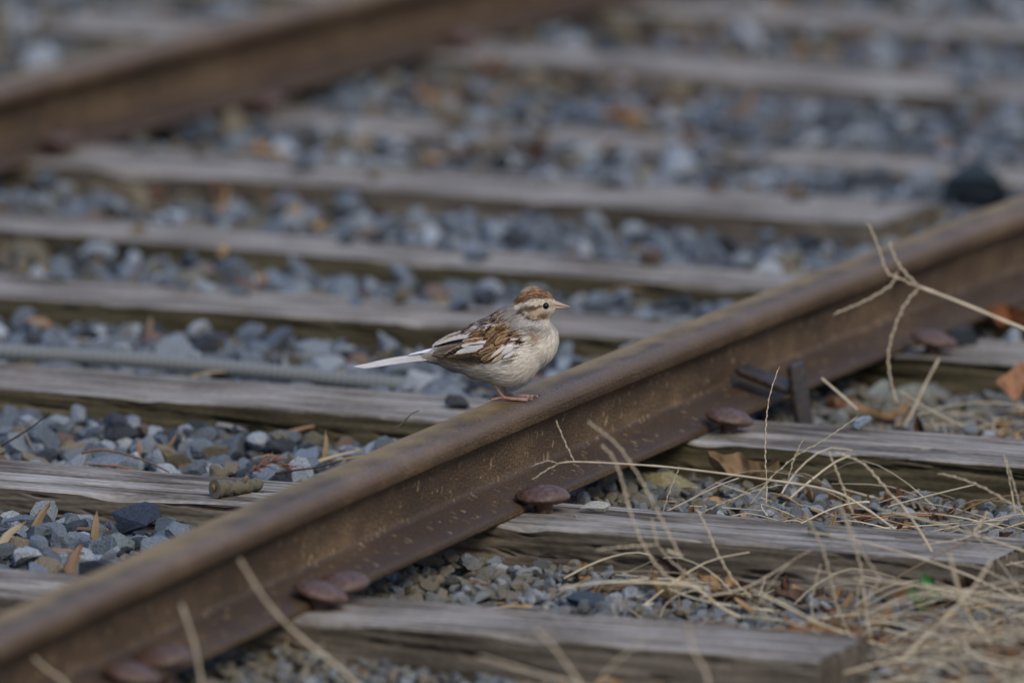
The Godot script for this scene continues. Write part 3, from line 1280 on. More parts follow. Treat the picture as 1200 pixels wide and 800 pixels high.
		# base x y, tip x y (in tenths of a photograph pixel), half width, core, edge, dark share, layer
		var list := [
			[900, 745, 250, 712, 9, [50, 42, 36], [128, 108, 84], 0.8, 0.5],
			[900, 762, 330, 735, 8, [46, 38, 33], [138, 116, 88], 0.78, 1.0],
			[900, 730, 395, 718, 8, [44, 37, 33], [148, 128, 100], 0.78, 1.6],
			[890, 716, 470, 705, 8, [40, 34, 31], [140, 118, 90], 0.78, 2.2],
			[880, 700, 520, 690, 8, [36, 30, 28], [150, 130, 102], 0.75, 2.8],
			[700, 470, 255, 640, 17, [200, 198, 206], [120, 106, 94], 0.85, 1.2],
			[760, 520, 265, 695, 21, [84, 73, 66], [118, 104, 92], 0.7, 3.0],
			[690, 480, 300, 598, 12, [192, 188, 185], [182, 168, 140], 0.82, 3.6],
			[720, 512, 280, 618, 9, [24, 21, 22], [50, 42, 38], 0.9, 4.2],
			[760, 560, 400, 715, 22, [30, 28, 32], [150, 126, 92], 0.85, 4.6],
			[800, 600, 520, 690, 14, [196, 186, 172], [150, 126, 92], 0.6, 5.2],
			[860, 570, 540, 672, 15, [192, 188, 185], [176, 164, 148], 0.85, 5.8],
			[840, 636, 500, 694, 7, [34, 28, 26], [150, 124, 88], 0.7, 6.2],
			[900, 525, 600, 590, 15, [192, 188, 185], [190, 178, 160], 0.85, 6.8],
			[880, 545, 680, 575, 4, [50, 48, 54], [120, 118, 122], 0.9, 7.6],
			[860, 490, 610, 540, 11, [110, 68, 40], [176, 156, 130], 0.55, 7.2],
			[1000, 590, 800, 668, 11, [84, 66, 48], [146, 122, 92], 0.55, 7.0],
			[1010, 640, 830, 740, 10, [76, 60, 46], [150, 128, 98], 0.5, 7.4],
			[1040, 700, 850, 775, 11, [54, 40, 30], [120, 94, 66], 0.75, 7.8],
			[1090, 610, 900, 740, 7, [170, 154, 132], [120, 98, 72], 0.5, 8.2],
			[1120, 570, 950, 700, 10, [206, 198, 188], [170, 152, 126], 0.6, 8.6],
			[1120, 640, 960, 760, 8, [158, 132, 98], [196, 182, 160], 0.5, 8.8],
			[1190, 600, 1010, 720, 8, [184, 176, 164], [160, 140, 114], 0.5, 9.2],
			[1215, 575, 1070, 660, 11, [192, 188, 185], [188, 182, 176], 0.6, 9.6],
			[1225, 640, 1090, 712, 9, [200, 196, 192], [180, 172, 160], 0.6, 9.4],
			[1230, 720, 1060, 752, 8, [92, 80, 64], [190, 182, 166], 0.6, 9.0],
			[1020, 430, 880, 560, 12, [60, 48, 42], [128, 100, 70], 0.6, 8.4],
			[960, 350, 870, 450, 9, [34, 28, 26], [128, 102, 74], 0.7, 8.0],
			[1180, 480, 1110, 560, 9, [32, 28, 30], [132, 92, 56], 0.6, 9.9],
			[1090, 460, 1000, 560, 11, [118, 82, 52], [150, 124, 90], 0.5, 9.3]]
		for f in list:
			feather(wing, "flight_feather" if f[0] < 905 and f[4] > 7 else "covert_feather", w10.call(f[0], f[1]), w10.call(f[2], f[3]), f[4], lin(f[5][0], f[5][1], f[5][2]), lin(f[6][0], f[6][1], f[6][2]), f[7], 4.0 + f[8] * 1.25, 1.0, mirror, rr)
	# --- tail
	var tail := Node3D.new()
	tail.name = "tail"
	bird.add_child(tail)
	for k in 8:
		var o := k - 3.5
		var rr := RandomNumberGenerator.new()
		rr.seed = 30 + k
		var root_p := Vector3(490, 425 + absf(o) * 3.0, o * 5.0)
		var tip := Vector3(90 + absf(o) * 9.0, 488 + absf(o) * 0.6 - 3.0, o * 6.5)
		tail_feather(tail, root_p, tip, 19.0, o * 0.30, lin(200, 198, 198) if k != 3 else lin(180, 176, 178), rr)
	for q in [[Vector3(500, 416, 16), Vector3(352, 428, 18), 9.0, [206, 206, 216]], [Vector3(510, 408, 12), Vector3(392, 421, 16), 8.0, [222, 222, 232]], [Vector3(500, 416, -14), Vector3(360, 429, -16), 9.0, [206, 206, 216]], [Vector3(510, 412, 0), Vector3(372, 424, 0), 9.0, [176, 172, 178]]]:
		var rr := RandomNumberGenerator.new()
		rr.seed = 44
		tail_feather(tail, q[0], q[1], q[2], 0.7 if q[0].z > 0 else -0.7, lin(q[3][0], q[3][1], q[3][2]), rr)
	# --- eyes
	for half in [1.0, -1.0]:
		var ball := SphereMesh.new()
		ball.radius = 16.5 * S
		ball.height = 33.0 * S
		ball.radial_segments = 24
		ball.rings = 14
		var eye_mat := plain(8, 6, 5, 0.12)
		eye_mat.metallic_specular = 0.4
		var e := MeshInstance3D.new()
		e.name = "eye"
		e.mesh = ball
		e.material_override = eye_mat
		e.position = bird_point(998, 192, half * (side_of(998, 192) - 7.0))
		bird.add_child(e, true)
	# --- beak
	var horn := tinted(0.4, 0.5)
	for part in 2:
		var b := Shape.new()
		b.colored = true
		var n := 9
		for i in n + 1:
			var t := float(i) / n
			var mid_v := (190.0 + 13.0 * t + 4.0 * t * t) if part == 0 else (204.0 + 4.0 * t)
			var rad := (16.0 if part == 0 else 13.0) * pow(1.0 - t, 0.85) + 0.6
			var u := (1038.0 + 78.0 * t) if part == 0 else (1036.0 + 70.0 * t)
			for k in 12:
				var a := TAU * k / 12
				var dv := sin(a) * rad
				if part == 0 and dv > 0.0:
					dv *= 0.55
				if part == 1 and dv < 0.0:
					dv *= 0.3
				b.v.append(bird_point(u, mid_v + dv, cos(a) * rad * 0.95))
				var tone := lin(194, 162, 142)
				if part == 0:
					tone = tone.lerp(lin(108, 84, 72), clampf((0.45 if dv < -2.0 else 0.0) + t * 0.35, 0.0, 0.8))
				else:
					tone = tone.lerp(lin(120, 98, 84), clampf(t * t * 0.8, 0.0, 1.0))
				b.c.append(tone)
		b.grid(0, n + 1, 12, true)
		b.outward()
		put(b, "upper_beak" if part == 0 else "lower_beak", horn, bird)
	# --- legs and toes
	var skin := tinted(0.6, 0.4)
	for half in [1.0, -1.0]:
		var du := 0.0 if half > 0 else 26.0
		var dv := 0.0 if half > 0 else -8.0
		var w0: float = half * 42.0
		var leg := Shape.new()
		leg.colored = true
		var pts := [[752 + du, 545, 0.9], [775 + du, 588, 1.0], [798 + du, 622, 1.0]]
		limb(leg, pts, w0, dv * 0.0, [11.0, 8.5, 9.0], lin(136, 104, 88))
		var lg := put(leg, "leg", skin, bird)
		# three toes forward, one back
		for toe in [[[798, 622, 0], [835, 628, 8], [878, 630, 16], [915, 633, 20]], [[798, 622, 0], [838, 629, -4], [890, 630, -6], [938, 633, -6]], [[798, 622, 0], [830, 628, -14], [866, 631, -24], [896, 634, -30]], [[798, 622, 0], [776, 627, -2], [758, 632, -4], [742, 634, -4]]]:
			var ts := Shape.new()
			ts.colored = true
			var q := []
			for c in toe:
				q.append(Vector3(c[0] + du, c[1] + 1.0, w0 + c[2] * 1.0))
			knuckled(ts, q, lin(128, 98, 88), r)
			put(ts, "toe", skin, lg)
			var cl := Shape.new()
			cl.colored = true
			var e: Vector3 = q[3]
			var d := 1.0 if toe[3][0] > 800 else -1.0
			var cp := PackedVector3Array()
			var cr := PackedFloat32Array()
			var cc := PackedColorArray()
			for i in 6:
				var t := i / 5.0
				cp.append(bird_point(e.x + d * 20.0 * t, e.y - 3.0 - 5.0 * sin(t * PI) + 6.0 * t * t, e.z))
				cr.append((3.0 * (1.0 - t) + 0.4) * S)
				cc.append(lin(70, 54, 50))
			cl.tube(cp, cr, 6, cc)
			cl.outward()
			put(cl, "claw", skin, lg)

func limb(sh: Shape, pts: Array, w: float, dv: float, rad: Array, tone: Color) -> void:
	var p := PackedVector3Array()
	for q in pts:
		p.append(bird_point(q[0], q[1] + dv, w * q[2]))
	var line := smooth_line(p, 5)
	var rr := PackedFloat32Array()
	var cc := PackedColorArray()
	for i in line.size():
		var t := float(i) / (line.size() - 1) * (rad.size() - 1)
		var k := mini(int(t), rad.size() - 2)
		rr.append(lerpf(rad[k], rad[k + 1], t - k) * S)
		cc.append(tone * (0.9 + 0.2 * (i % 2)))
	sh.tube(line, rr, 8, cc)
	sh.outward()

func knuckled(sh: Shape, q: Array, tone: Color, r: RandomNumberGenerator) -> void:
	var p := PackedVector3Array()
	for c in q:
		p.append(bird_point(c.x, c.y, c.z))
	var line := smooth_line(p, 6)
	var rr := PackedFloat32Array()
	var cc := PackedColorArray()
	var n := line.size()
	for i in n:
		var t := float(i) / (n - 1)
		rr.append((7.8 - 2.8 * t + 1.1 * maxf(0.0, sin(t * PI * 6.0))) * S)
		cc.append(tone.lerp(lin(196, 160, 146), r.randf() * 0.5) * r.randf_range(0.75, 1.1))
	sh.tube(line, rr, 7, cc)
	sh.outward()

func feather(parent: Node, called: String, base: Vector2, tip: Vector2, half: float, core: Color, edge: Color, dark: float, lift: float, stand: float, mirror: float, r: RandomNumberGenerator) -> void:
	var sh := Shape.new()
	sh.colored = true
	var along := tip - base
	var ln := along.length()
	var t := along / ln
	var s := Vector2(-t.y, t.x)
	var n := maxi(7, int(ln / 5.0))
	var m := 8
	var curve := r.randfn() * 0.02 * ln
	for i in n + 1:
		var f := float(i) / n
		var wide := half * minf(1.0, 0.45 + f * 1.6) * sqrt(maxf(0.0, 1.0 - pow(f, 3.5))) * r.randf_range(0.9, 1.08)
		for j in m + 1:
			var g := (float(j) / m - 0.5) * 2.0
			var q := base + t * (f * ln - absf(g) * half * 0.25 * f) + s * (g * wide + curve * sin(f * PI))
			var w := side_of(q.x, q.y)
			if stand > 0.0:
				var rest := 12.0 + 78.0 * clampf((q.x - 380.0) / 420.0, 0.0, 1.0)
				w = maxf(w, rest)
			w += lift + (1.0 - g * g) * 2.0 + f * 1.5
			sh.v.append(bird_point(q.x, q.y, w * mirror))
			var e := smoothstep(dark - 0.35, dark + 0.35, absf(g) + 0.3 * f * f * f + r.randfn() * 0.16)
			var c := core.lerp(edge, e) * (1.0 + 0.18 * (((i * 7 + j * 3) % 5) - 2) / 2.0 * 0.6)
			if j == m / 2:
				c = c * 0.8
			sh.c.append(c * (0.86 + 0.2 * fposmod(sin(j * 7.1 + ln) * 43.7, 1.0)))
	sh.grid(0, n + 1, m + 1)
	# a little thickness: the same blade again just below
	var first := sh.v.size()
	for k in first:
		sh.v.append(sh.v[k] - Vector3(0, 0, 0.7 * S * mirror))
		sh.c.append(sh.c[k])
	var fs := sh.ix.duplicate()
	for k in range(0, fs.size(), 3):
		sh.ix.append_array([fs[k] + first, fs[k + 2] + first, fs[k + 1] + first])
	if sh.normals()[first / 2].z * mirror < 0.0:
		sh.flip()
	put(sh, called, M.tinted, parent)

func tail_feather(parent: Node, a: Vector3, b: Vector3, half: float, roll: float, tone: Color, r: RandomNumberGenerator) -> void:
	var sh := Shape.new()
	sh.colored = true
	var n := 22
	var m := 6
	for i in n + 1:
		var f := float(i) / n
		var wide := half * (0.75 + 0.25 * f) * pow(maxf(0.0, 1.0 - pow(f, 4.0)), 0.6)
		var p := a.lerp(b, f) + Vector3(0, -9.0 * sin(f * PI), 0)
		for j in m + 1:
			var g := (float(j) / m - 0.5) * 2.0
			var side := Vector3(0, sin(roll), cos(roll))
			sh.v.append(bird_point(p.x + absf(g) * half * 0.5 * f, p.y + side.y * g * wide - (1.0 - absf(g)) * 1.0, p.z + side.z * g * wide))
			sh.c.append(tone.lerp(lin(120, 110, 102), clampf(absf(g) * 0.5 - 0.2 + r.randf() * 0.15, 0.0, 0.4)) * (r.randf_range(0.88, 1.05) if j != m / 2 else 0.75))
	sh.grid(0, n + 1, m + 1)
	var first := sh.v.size()
	for k in first:
		sh.v.append(sh.v[k] - Vector3(0, 0.6 * S, 0))
		sh.c.append(sh.c[k])
	var fs := sh.ix.duplicate()
	for k in range(0, fs.size(), 3):
		sh.ix.append_array([fs[k] + first, fs[k + 2] + first, fs[k + 1] + first])
	if sh.normals()[first / 2].y < 0.0:
		sh.flip()
	put(sh, "tail_feather", M.tinted, parent)

# ---------------------------------------------------------------- conduit

func build_conduit() -> void:
	var pts := PackedVector3Array()
	for q in [[-260, 392, -0.002], [-120, 404, 0.002], [0, 412, 0.004], [100, 418, 0.002], [200, 425, 0.0], [300, 434, -0.004], [400, 444, -0.008], [470, 451, -0.012], [530, 458, -0.020], [580, 464, -0.034]]:
		pts.append(on_level(q[0], q[1], q[2]))
	var line := smooth_line(pts, 200)
	# even steps of half a rib
	var even := PackedVector3Array([line[0]])
	var rad := PackedFloat32Array()
	var gone := 0.0
	for i in range(1, line.size()):
		gone += line[i].distance_to(line[i - 1])
		if gone > 0.00105:
			even.append(line[i])
			gone = 0.0
	for i in even.size():
		rad.append(0.0059 if i % 4 < 2 else 0.0045)
	var sh := Shape.new()
	sh.tube(even, rad, 14)
	sh.outward()
	var m := plain(112, 116, 116, 0.7)
	tag(put(sh, "conduit", m), "pale grey corrugated flexible conduit lying along the back of a sleeper", "conduit")

# ---------------------------------------------------------------- loose things

func loose_stone(x: float, y: float, level: float, size: Vector3, turn: Vector3, s: int, tone: Array, label: String) -> void:
	var at := on_level(x, y, level)
	var m := stone_material()
	m.albedo_color = Color8(tone[0], tone[1], tone[2])
	var o := MeshInstance3D.new()
	o.name = numbered("loose_stone")
	o.mesh = rock_mesh(s)
	o.material_override = m
	o.transform = Transform3D(Basis.from_euler(turn).scaled(size), at + Vector3(0, size.y * 0.55, 0))
	add_child(o)
	tag(o, label, "stone", "loose stones lying about the track")

func chip(called: String, a: Vector3, b: Vector3, wide: float, thick: float, tone: Color, label: String, category: String, group := "", lay := Vector3.UP) -> void:
	var sh := Shape.new()
	sh.colored = true
	var dir := (b - a).normalized()
	var side := dir.cross(lay).normalized()
	var nn := side.cross(dir)
	var r := RandomNumberGenerator.new()
	r.seed = int(absf(a.x * 90000.0) + absf(a.z * 7000.0))
	var n := 14
	var twist := r.randf_range(-0.5, 0.5)
	var skew := r.randfn() * 0.25
	for i in n + 1:
		var t := float(i) / n
		var w := wide * (1.0 - 0.75 * pow(t, 2.2 + r.randf() * 0.2)) * (1.0 + r.randfn() * 0.07)
		if i == n:
			w = wide * 0.06
		var p := a.lerp(b, t) + nn * thick * 1.5 * sin(t * PI * 0.9) + side * wide * skew * sin(t * PI)
		var tc := thick * (0.6 + 0.4 * (1.0 - t))
		var s2 := side.rotated(dir, twist * t)
		var n2 := nn.rotated(dir, twist * t)
		for k in 10:
			var g := (k / 4.0 - 1.0) if k < 5 else (1.0 - (k - 5) / 4.0)
			var rag := dir * (r.randfn() * wide * 0.22 if i == 0 or i == n else 0.0)
			sh.v.append(p + rag + s2 * g * w * 0.5 + n2 * ((0.5 if k < 5 else -0.5) * tc + (1.0 - g * g) * thick * 0.7))
			sh.c.append(tone * (0.78 + 0.3 * fposmod(sin(k * 5.3 + a.x * 900.0) * 43.7, 1.0)) * (1.0 - 0.35 * smoothstep(0.8, 1.0, t)))
	sh.grid(0, n + 1, 10, true)
	for e in [0, n]:
		for k in range(1, 9):
			sh.ix.append_array([e * 10, e * 10 + k + 1, e * 10 + k] if e == 0 else [e * 10, e * 10 + k, e * 10 + k + 1])
	sh.outward()
	for k in sh.v.size():
		sh.v[k] -= a
	var o := put(sh, called, M.tinted)
	o.position = a
	tag(o, label, category, group)

func build_loose() -> void:
	loose_stone(694, 601, 0.0, Vector3(0.0085, 0.0065, 0.006), Vector3(0.1, 0.6, 0.15), 203, [196, 192, 176], "pale cream flat stone on the sleeper next to a rusty spike")
	loose_stone(957, 629, 0.0, Vector3(0.0085, 0.0075, 0.006), Vector3(0.0, 0.2, 0.0), 207, [112, 120, 116], "grey-green blocky stone resting on the sleeper among grass stalks")
	loose_stone(1007, 502, 0.0, Vector3(0.0095, 0.007, 0.008), Vector3(0.2, 1.0, 0.0), 211, [176, 192, 206], "white and blue mottled stone sitting on a sleeper edge")
	loose_stone(538, 478, 0.0, Vector3(0.0085, 0.007, 0.008), Vector3(0.2, 1.4, 0.2), 212, [70, 68, 70], "dark grey stone on the sleeper just behind the bird's feet")
	loose_stone(692, 716, -0.028, Vector3(0.020, 0.011, 0.012), Vector3(0.1, -0.2, 0.1), 214, [70, 82, 94], "large slate blue stone in the gravel beside the sawn-end sleeper")
	loose_stone(585, 686, -0.03, Vector3(0.014, 0.010, 0.011), Vector3(0.3, 0.8, 0.1), 216, [168, 166, 162], "rounded pale grey stone in fine gravel by the rail foot")
	loose_stone(1085, 482, -0.03, Vector3(0.022, 0.015, 0.016), Vector3(0.3, 0.2, 0.1), 250, [140, 140, 128], "large cream stone with dark side beside the mossy sleeper")
	loose_stone(1030, 478, -0.03, Vector3(0.011, 0.016, 0.01), Vector3(0.1, 0.5, 0.3), 219, [154, 160, 158], "upright pale grey stone leaning beside the large cream stone")
	loose_stone(778, 588, -0.032, Vector3(0.020, 0.014, 0.014), Vector3(0.2, 0.2, 0.0), 221, [156, 146, 110], "lumpy yellowish clod next to the rail spike")
	loose_stone(735, 578, -0.030, Vector3(0.012, 0.010, 0.012), Vector3(0.2, 1.2, 0.0), 222, [150, 148, 126], "buff angular stone wedged under the rail foot edge")
	loose_stone(160, 626, -0.020, Vector3(0.0155, 0.017, 0.012), Vector3(0.0, 0.4, 0.05), 231, [58, 68, 84], "dark slate pointed stone standing between sleeper and rail")
	loose_stone(37, 632, -0.020, Vector3(0.018, 0.011, 0.013), Vector3(0.1, 0.1, 0.0), 232, [108, 114, 126], "flat purple grey stone beside curled wood chips")
	loose_stone(128, 650, -0.018, Vector3(0.017, 0.012, 0.012), Vector3(0.1, 0.9, 0.0), 233, [128, 138, 142], "mottled grey stone beside the dark slate pointed stone")
	loose_stone(62, 664, -0.022, Vector3(0.016, 0.010, 0.012), Vector3(0.2, 0.3, 0.1), 234, [150, 166, 178], "pale blue grey stone beside the flat brown wood strip")
	loose_stone(1130, 262, -0.02, Vector3(0.040, 0.036, 0.030), Vector3(0.1, 0.3, 0.1), 236, [46, 60, 70], "big dark teal stone at the end of the short sleeper")
	loose_stone(53, 172, -0.005, Vector3(0.020, 0.017, 0.016), Vector3(0.1, 0.3, 0.2), 238, [120, 132, 150], "blue grey stone piled against the rail without the bird")
	loose_stone(48, 196, -0.02, Vector3(0.026, 0.014, 0.016), Vector3(0.1, 0.8, 0.0), 239, [66, 76, 84], "dark stone under the blue grey stone by the far rail")
	loose_stone(262, 142, -0.02, Vector3(0.018, 0.014, 0.014), Vector3(0.4, 0.2, 0.3), 240, [198, 178, 132], "yellow tan stone at the foot of the far rail")
	loose_stone(346, 112, -0.02, Vector3(0.024, 0.016, 0.016), Vector3(0.1, 0.2, 0.2), 241, [160, 172, 184], "light blue grey stone beyond the yellow tan stone")
	# twig lying on the sleeper
	var a := on_level(250, 573, 0.005)
	var tw := root_at("twig", Vector3(a.x, 0, a.z), "short broken bark-covered twig lying on the grey sleeper", "twig")
	var pts := PackedVector3Array()
	for q in [[251, 573, 0.0058], [262, 572, 0.0055], [280, 571, 0.005], [298, 568, 0.0042], [302, 567, 0.004]]:
		pts.append(on_level(q[0], q[1], q[2]) - tw.position)
	var line := smooth_line(pts, 14)
	var rad := PackedFloat32Array()
	var col := PackedColorArray()
	var bark := noise(91, 1.0, 3)
	for i in line.size():
		var t := float(i) / line.size()
		rad.append((0.0050 - 0.0017 * t) * (1.0 + 0.25 * bark.get_noise_1d(i * 0.16 + 5.0)) * (1.18 if i < 8 else 1.0))
		col.append(lin(112, 104, 92))
	var sh := Shape.new()
	sh.colored = true
	sh.tube(line, rad, 22, col)
	for k in sh.v.size():
		var p := sh.v[k]
		var nz := bark.get_noise_3d(p.x * 240.0, p.y * 900.0, p.z * 900.0)
		var patch := bark.get_noise_3d(p.x * 160.0 + 40.0, p.y * 160.0, p.z * 160.0)
		sh.c[k] = lin(106, 98, 86).lerp(lin(84, 86, 68), clampf(patch * 2.0, 0.0, 1.0))
		sh.v[k] = p + Vector3(0.2, 1, 0.6) * nz * 0.0012
	sh.tube(PackedVector3Array([line[30], line[30] + Vector3(0.002, 0.0045, 0.0), line[30] + Vector3(0.0036, 0.0068, 0.0)]), PackedFloat32Array([0.0022, 0.0016, 0.0013]), 7, PackedColorArray([lin(96, 86, 74), lin(96, 86, 74), lin(130, 106, 76)]))
	sh.outward()
	put(sh, "bark", M.tinted, tw)
	var core := Shape.new()
	core.colored = true
	core.tube(PackedVector3Array([line[0] + Vector3(-0.0012, 0.001, 0), line[0] + Vector3(0.0006, 0.001, 0)]), PackedFloat32Array([0.0016, 0.003]), 8, PackedColorArray([lin(140, 112, 78), lin(100, 76, 54)]))
	core.outward()
	put(core, "broken_end", M.tinted, tw)
	# brown conifer sprig
	var sp_at := on_level(318, 553, -0.004)
	var sprig := root_at("conifer_sprig", sp_at, "small reddish brown dead conifer sprig beside the twig", "sprig")
	var r := RandomNumberGenerator.new()
	r.seed = 3
	var stem := Shape.new()
	stem.colored = true
	var sl := PackedVector3Array([Vector3(-0.014, 0.0, 0.004), Vector3(-0.006, 0.005, 0.002), Vector3(0.003, 0.006, 0.0), Vector3(0.012, 0.002, 0.003)])
	var sline := smooth_line(sl, 6)
	var sr := PackedFloat32Array()
	var sc := PackedColorArray()
	for i in sline.size():
		sr.append(0.0007)
		sc.append(lin(96, 72, 60))
	stem.tube(sline, sr, 5, sc)
	stem.outward()
	put(stem, "stem", M.tinted, sprig)
	for i in 26:
		var p := sline[r.randi_range(2, sline.size() - 2)]
		var d := Vector3(r.randf_range(0.2, 1.0), r.randf_range(-0.35, 0.9), r.randf_range(-0.8, 0.8)).normalized() * r.randf_range(0.006, 0.012)
		var nd := Shape.new()
		nd.colored = true
		var tone := lin(132, 92, 76) * r.randf_range(0.6, 1.2)
		nd.tube(PackedVector3Array([p, p + d * 0.5 + Vector3(0, 0.0006, 0), p + d]), PackedFloat32Array([0.0004, 0.0005, 0.0001]), 4, PackedColorArray([tone, tone, tone]))
		nd.outward()
		put(nd, "needle", M.tinted, sprig)
	# wood chips, bark strips and husks on the gauge side
	var g := "wood chips and husks on the ballast"
	var tan := lin(176, 148, 108)
	for q in [
		[[0, 640, -0.012], [28, 615, -0.004], 0.008, [186, 164, 128], "curled pale wood chip lying on ballast under the sleeper face"],
		[[38, 632, -0.012], [58, 590, 0.012], 0.008, [164, 134, 94], "brown bark splinter leaning up against the sleeper face"],
		[[110, 634, -0.012], [113, 600, 0.010], 0.0065, [172, 146, 104], "upright husk with a dark tip beside the dark slate pointed stone"],
		[[80, 676, -0.014], [96, 636, 0.006], 0.011, [160, 122, 98], "flat brown wood strip propped on the ballast by the rail"],
		[[378, 542, -0.012], [381, 505, 0.008], 0.006, [186, 156, 112], "upright pale husk with black tip in front of the conduit sleeper"],
		[[350, 549, -0.010], [425, 529, -0.004], 0.005, [190, 166, 124], "long pale dry leaf blade behind the bird's rail"],
		[[335, 507, -0.012], [400, 498, -0.010], 0.003, [146, 96, 62], "thin reddish strip under the conduit sleeper"],
		[[192, 530, -0.010], [208, 506, 0.004], 0.004, [150, 116, 78], "thin brown splinter leaning among ballast stones"],
		[[163, 532, -0.010], [162, 515, 0.004], 0.005, [160, 116, 88], "small pinkish brown chip standing among ballast stones"],
		[[225, 442, -0.004], [266, 437, 0.0], 0.006, [172, 150, 104], "yellow brown chip lying against the corrugated conduit"],
		[[255, 497, -0.010], [290, 506, -0.008], 0.006, [168, 160, 152], "pale grey wood stub on ballast under the conduit sleeper"],
		[[35, 374, -0.006], [62, 384, -0.004], 0.012, [190, 132, 84], "orange dry leaf chip on ballast beyond the conduit"],
		[[172, 392, -0.008], [176, 370, 0.006], 0.006, [150, 116, 92], "small brown husk standing beyond the conduit"],
		[[258, 300, -0.006], [260, 283, 0.008], 0.007, [196, 160, 106], "pale yellow husk on ballast two sleepers beyond the conduit"],
		[[308, 332, -0.008], [306, 318, 0.006], 0.007, [170, 128, 84], "tan husk near the pale yellow husk"],
		[[50, 646, -0.012], [98, 650, -0.010], 0.004, [168, 116, 62], "orange pine needle bundle between ballast stones"],
		[[60, 620, -0.014], [130, 625, -0.012], 0.003, [120, 86, 56], "brown reed lying at the sleeper foot"]]:
		chip("wood_chip", on_level(q[0][0], q[0][1], q[0][2]), on_depth(q[1][0], q[1][1], on_level(q[0][0], q[0][1], q[0][2]).z - 0.004) if absf(q[0][0] - q[1][0]) < 26 else on_level(q[1][0], q[1][1], q[1][2]), q[2] * 0.8, 0.0011, lin(q[3][0], q[3][1], q[3][2]).lerp(lin(132, 120, 104), 0.5) * 0.9, q[4], "wood chip", g, Vector3(0.1, 0.2, 1.0) if absf(q[0][0] - q[1][0]) < 26 else Vector3.UP)
	# bare twigs on the gauge side
	for q in [
		["thin dark bare twig sticking up over ballast beside the conduit sleeper", [[0, 523], [25, 508], [45, 494], [58, 482]], -0.14, 0.0008, [62, 48, 42]],
		["brown curved stem arching over ballast behind the twig sleeper", [[95, 531], [120, 527], [160, 536], [198, 553]], -0.09, 0.001, [104, 82, 68]],
		["dark thin twig running under the rail near the sprig", [[322, 555], [345, 551], [375, 547], [400, 540]], -0.08, 0.0008, [60, 46, 38]],
		["thin dark stick against the sleeper face beside the dark slate stone", [[178, 619], [195, 614], [215, 611]], 0.04, 0.0007, [58, 44, 34]],
		["fine reddish twig tips standing by the rail behind the bird", [[460, 503], [470, 497], [482, 485], [491, 481]], -0.09, 0.0006, [104, 86, 76]],
		["pale stem standing on ballast at the conduit sleeper", [[38, 527], [30, 510], [22, 494]], -0.2, 0.0009, [130, 118, 104]]]:
		var p := PackedVector3Array()
		for c in q[1]:
			p.append(on_depth(c[0], c[1], q[2]))
		straw("bare_twig", p, q[3], q[3] * 0.5, q[4], q[0], "twig", "bare twigs on the ballast")

func straw(called: String, pts: PackedVector3Array, r0: float, r1: float, tone: Array, label: String, category: String, group: String) -> void:
	var root := root_at(called, pts[0], label, category, group)
	for k in pts.size():
		pts[k] -= root.position
	stem_part(root, "stem", pts, r0, r1, lin(tone[0], tone[1], tone[2]))

func stem_part(root: Node, called: String, pts: PackedVector3Array, r0: float, r1: float, tone: Color) -> void:
	var line := smooth_line(pts, 6)
	var sh := Shape.new()
	sh.colored = true
	var rad := PackedFloat32Array()
	var col := PackedColorArray()
	for i in line.size():
		var t := float(i) / (line.size() - 1)
		rad.append(lerpf(r0, r1, t) * (1.25 if i % 11 == 5 else 1.0))
		col.append(tone * (0.85 + 0.3 * fposmod(sin(i * 12.9) * 43.7, 1.0)))
	sh.tube(line, rad, 6, col)
	sh.outward()
	put(sh, called, M.straw, root)

func spike_part(root: Node, pts: PackedVector3Array, r0: float, tone: Color) -> void:   # a seed spike: overlapping husks on alternate sides
	var line := smooth_line(pts, 10)
	var sh := Shape.new()
	sh.colored = true
	var rad := PackedFloat32Array()
	var col := PackedColorArray()
	for i in line.size():
		rad.append(r0 * 0.45)
		col.append(tone * 0.85)
	sh.tube(line, rad, 5, col)
	var gone := 0.0
	var n := 0
	for i in range(1, line.size()):
		gone += line[i].distance_to(line[i - 1])
		if gone < 0.0026:
			continue
		gone = 0.0
		n += 1
		var t := (line[i] - line[i - 1]).normalized()
		var side := t.cross(Vector3(0, 0, 1)).normalized() * (1.0 if n % 2 == 0 else -1.0)
		var fade := 1.0 - 0.5 * float(i) / line.size()
		var a := line[i] - t * 0.0006
		var b := line[i] + t * 0.0022 + side * r0 * 0.9 * fade
		var c := tone * (0.8 + 0.4 * fposmod(sin(n * 7.7) * 43.7, 1.0))
		sh.tube(PackedVector3Array([a, a.lerp(b, 0.45) + side * r0 * 0.25, b]), PackedFloat32Array([r0 * 0.3, r0 * 0.6 * fade, r0 * 0.12]), 5, PackedColorArray([c, c, c]))
	sh.outward()
	put(sh, "seed_spike", M.straw, root)

# ---------------------------------------------------------------- leaves and litter

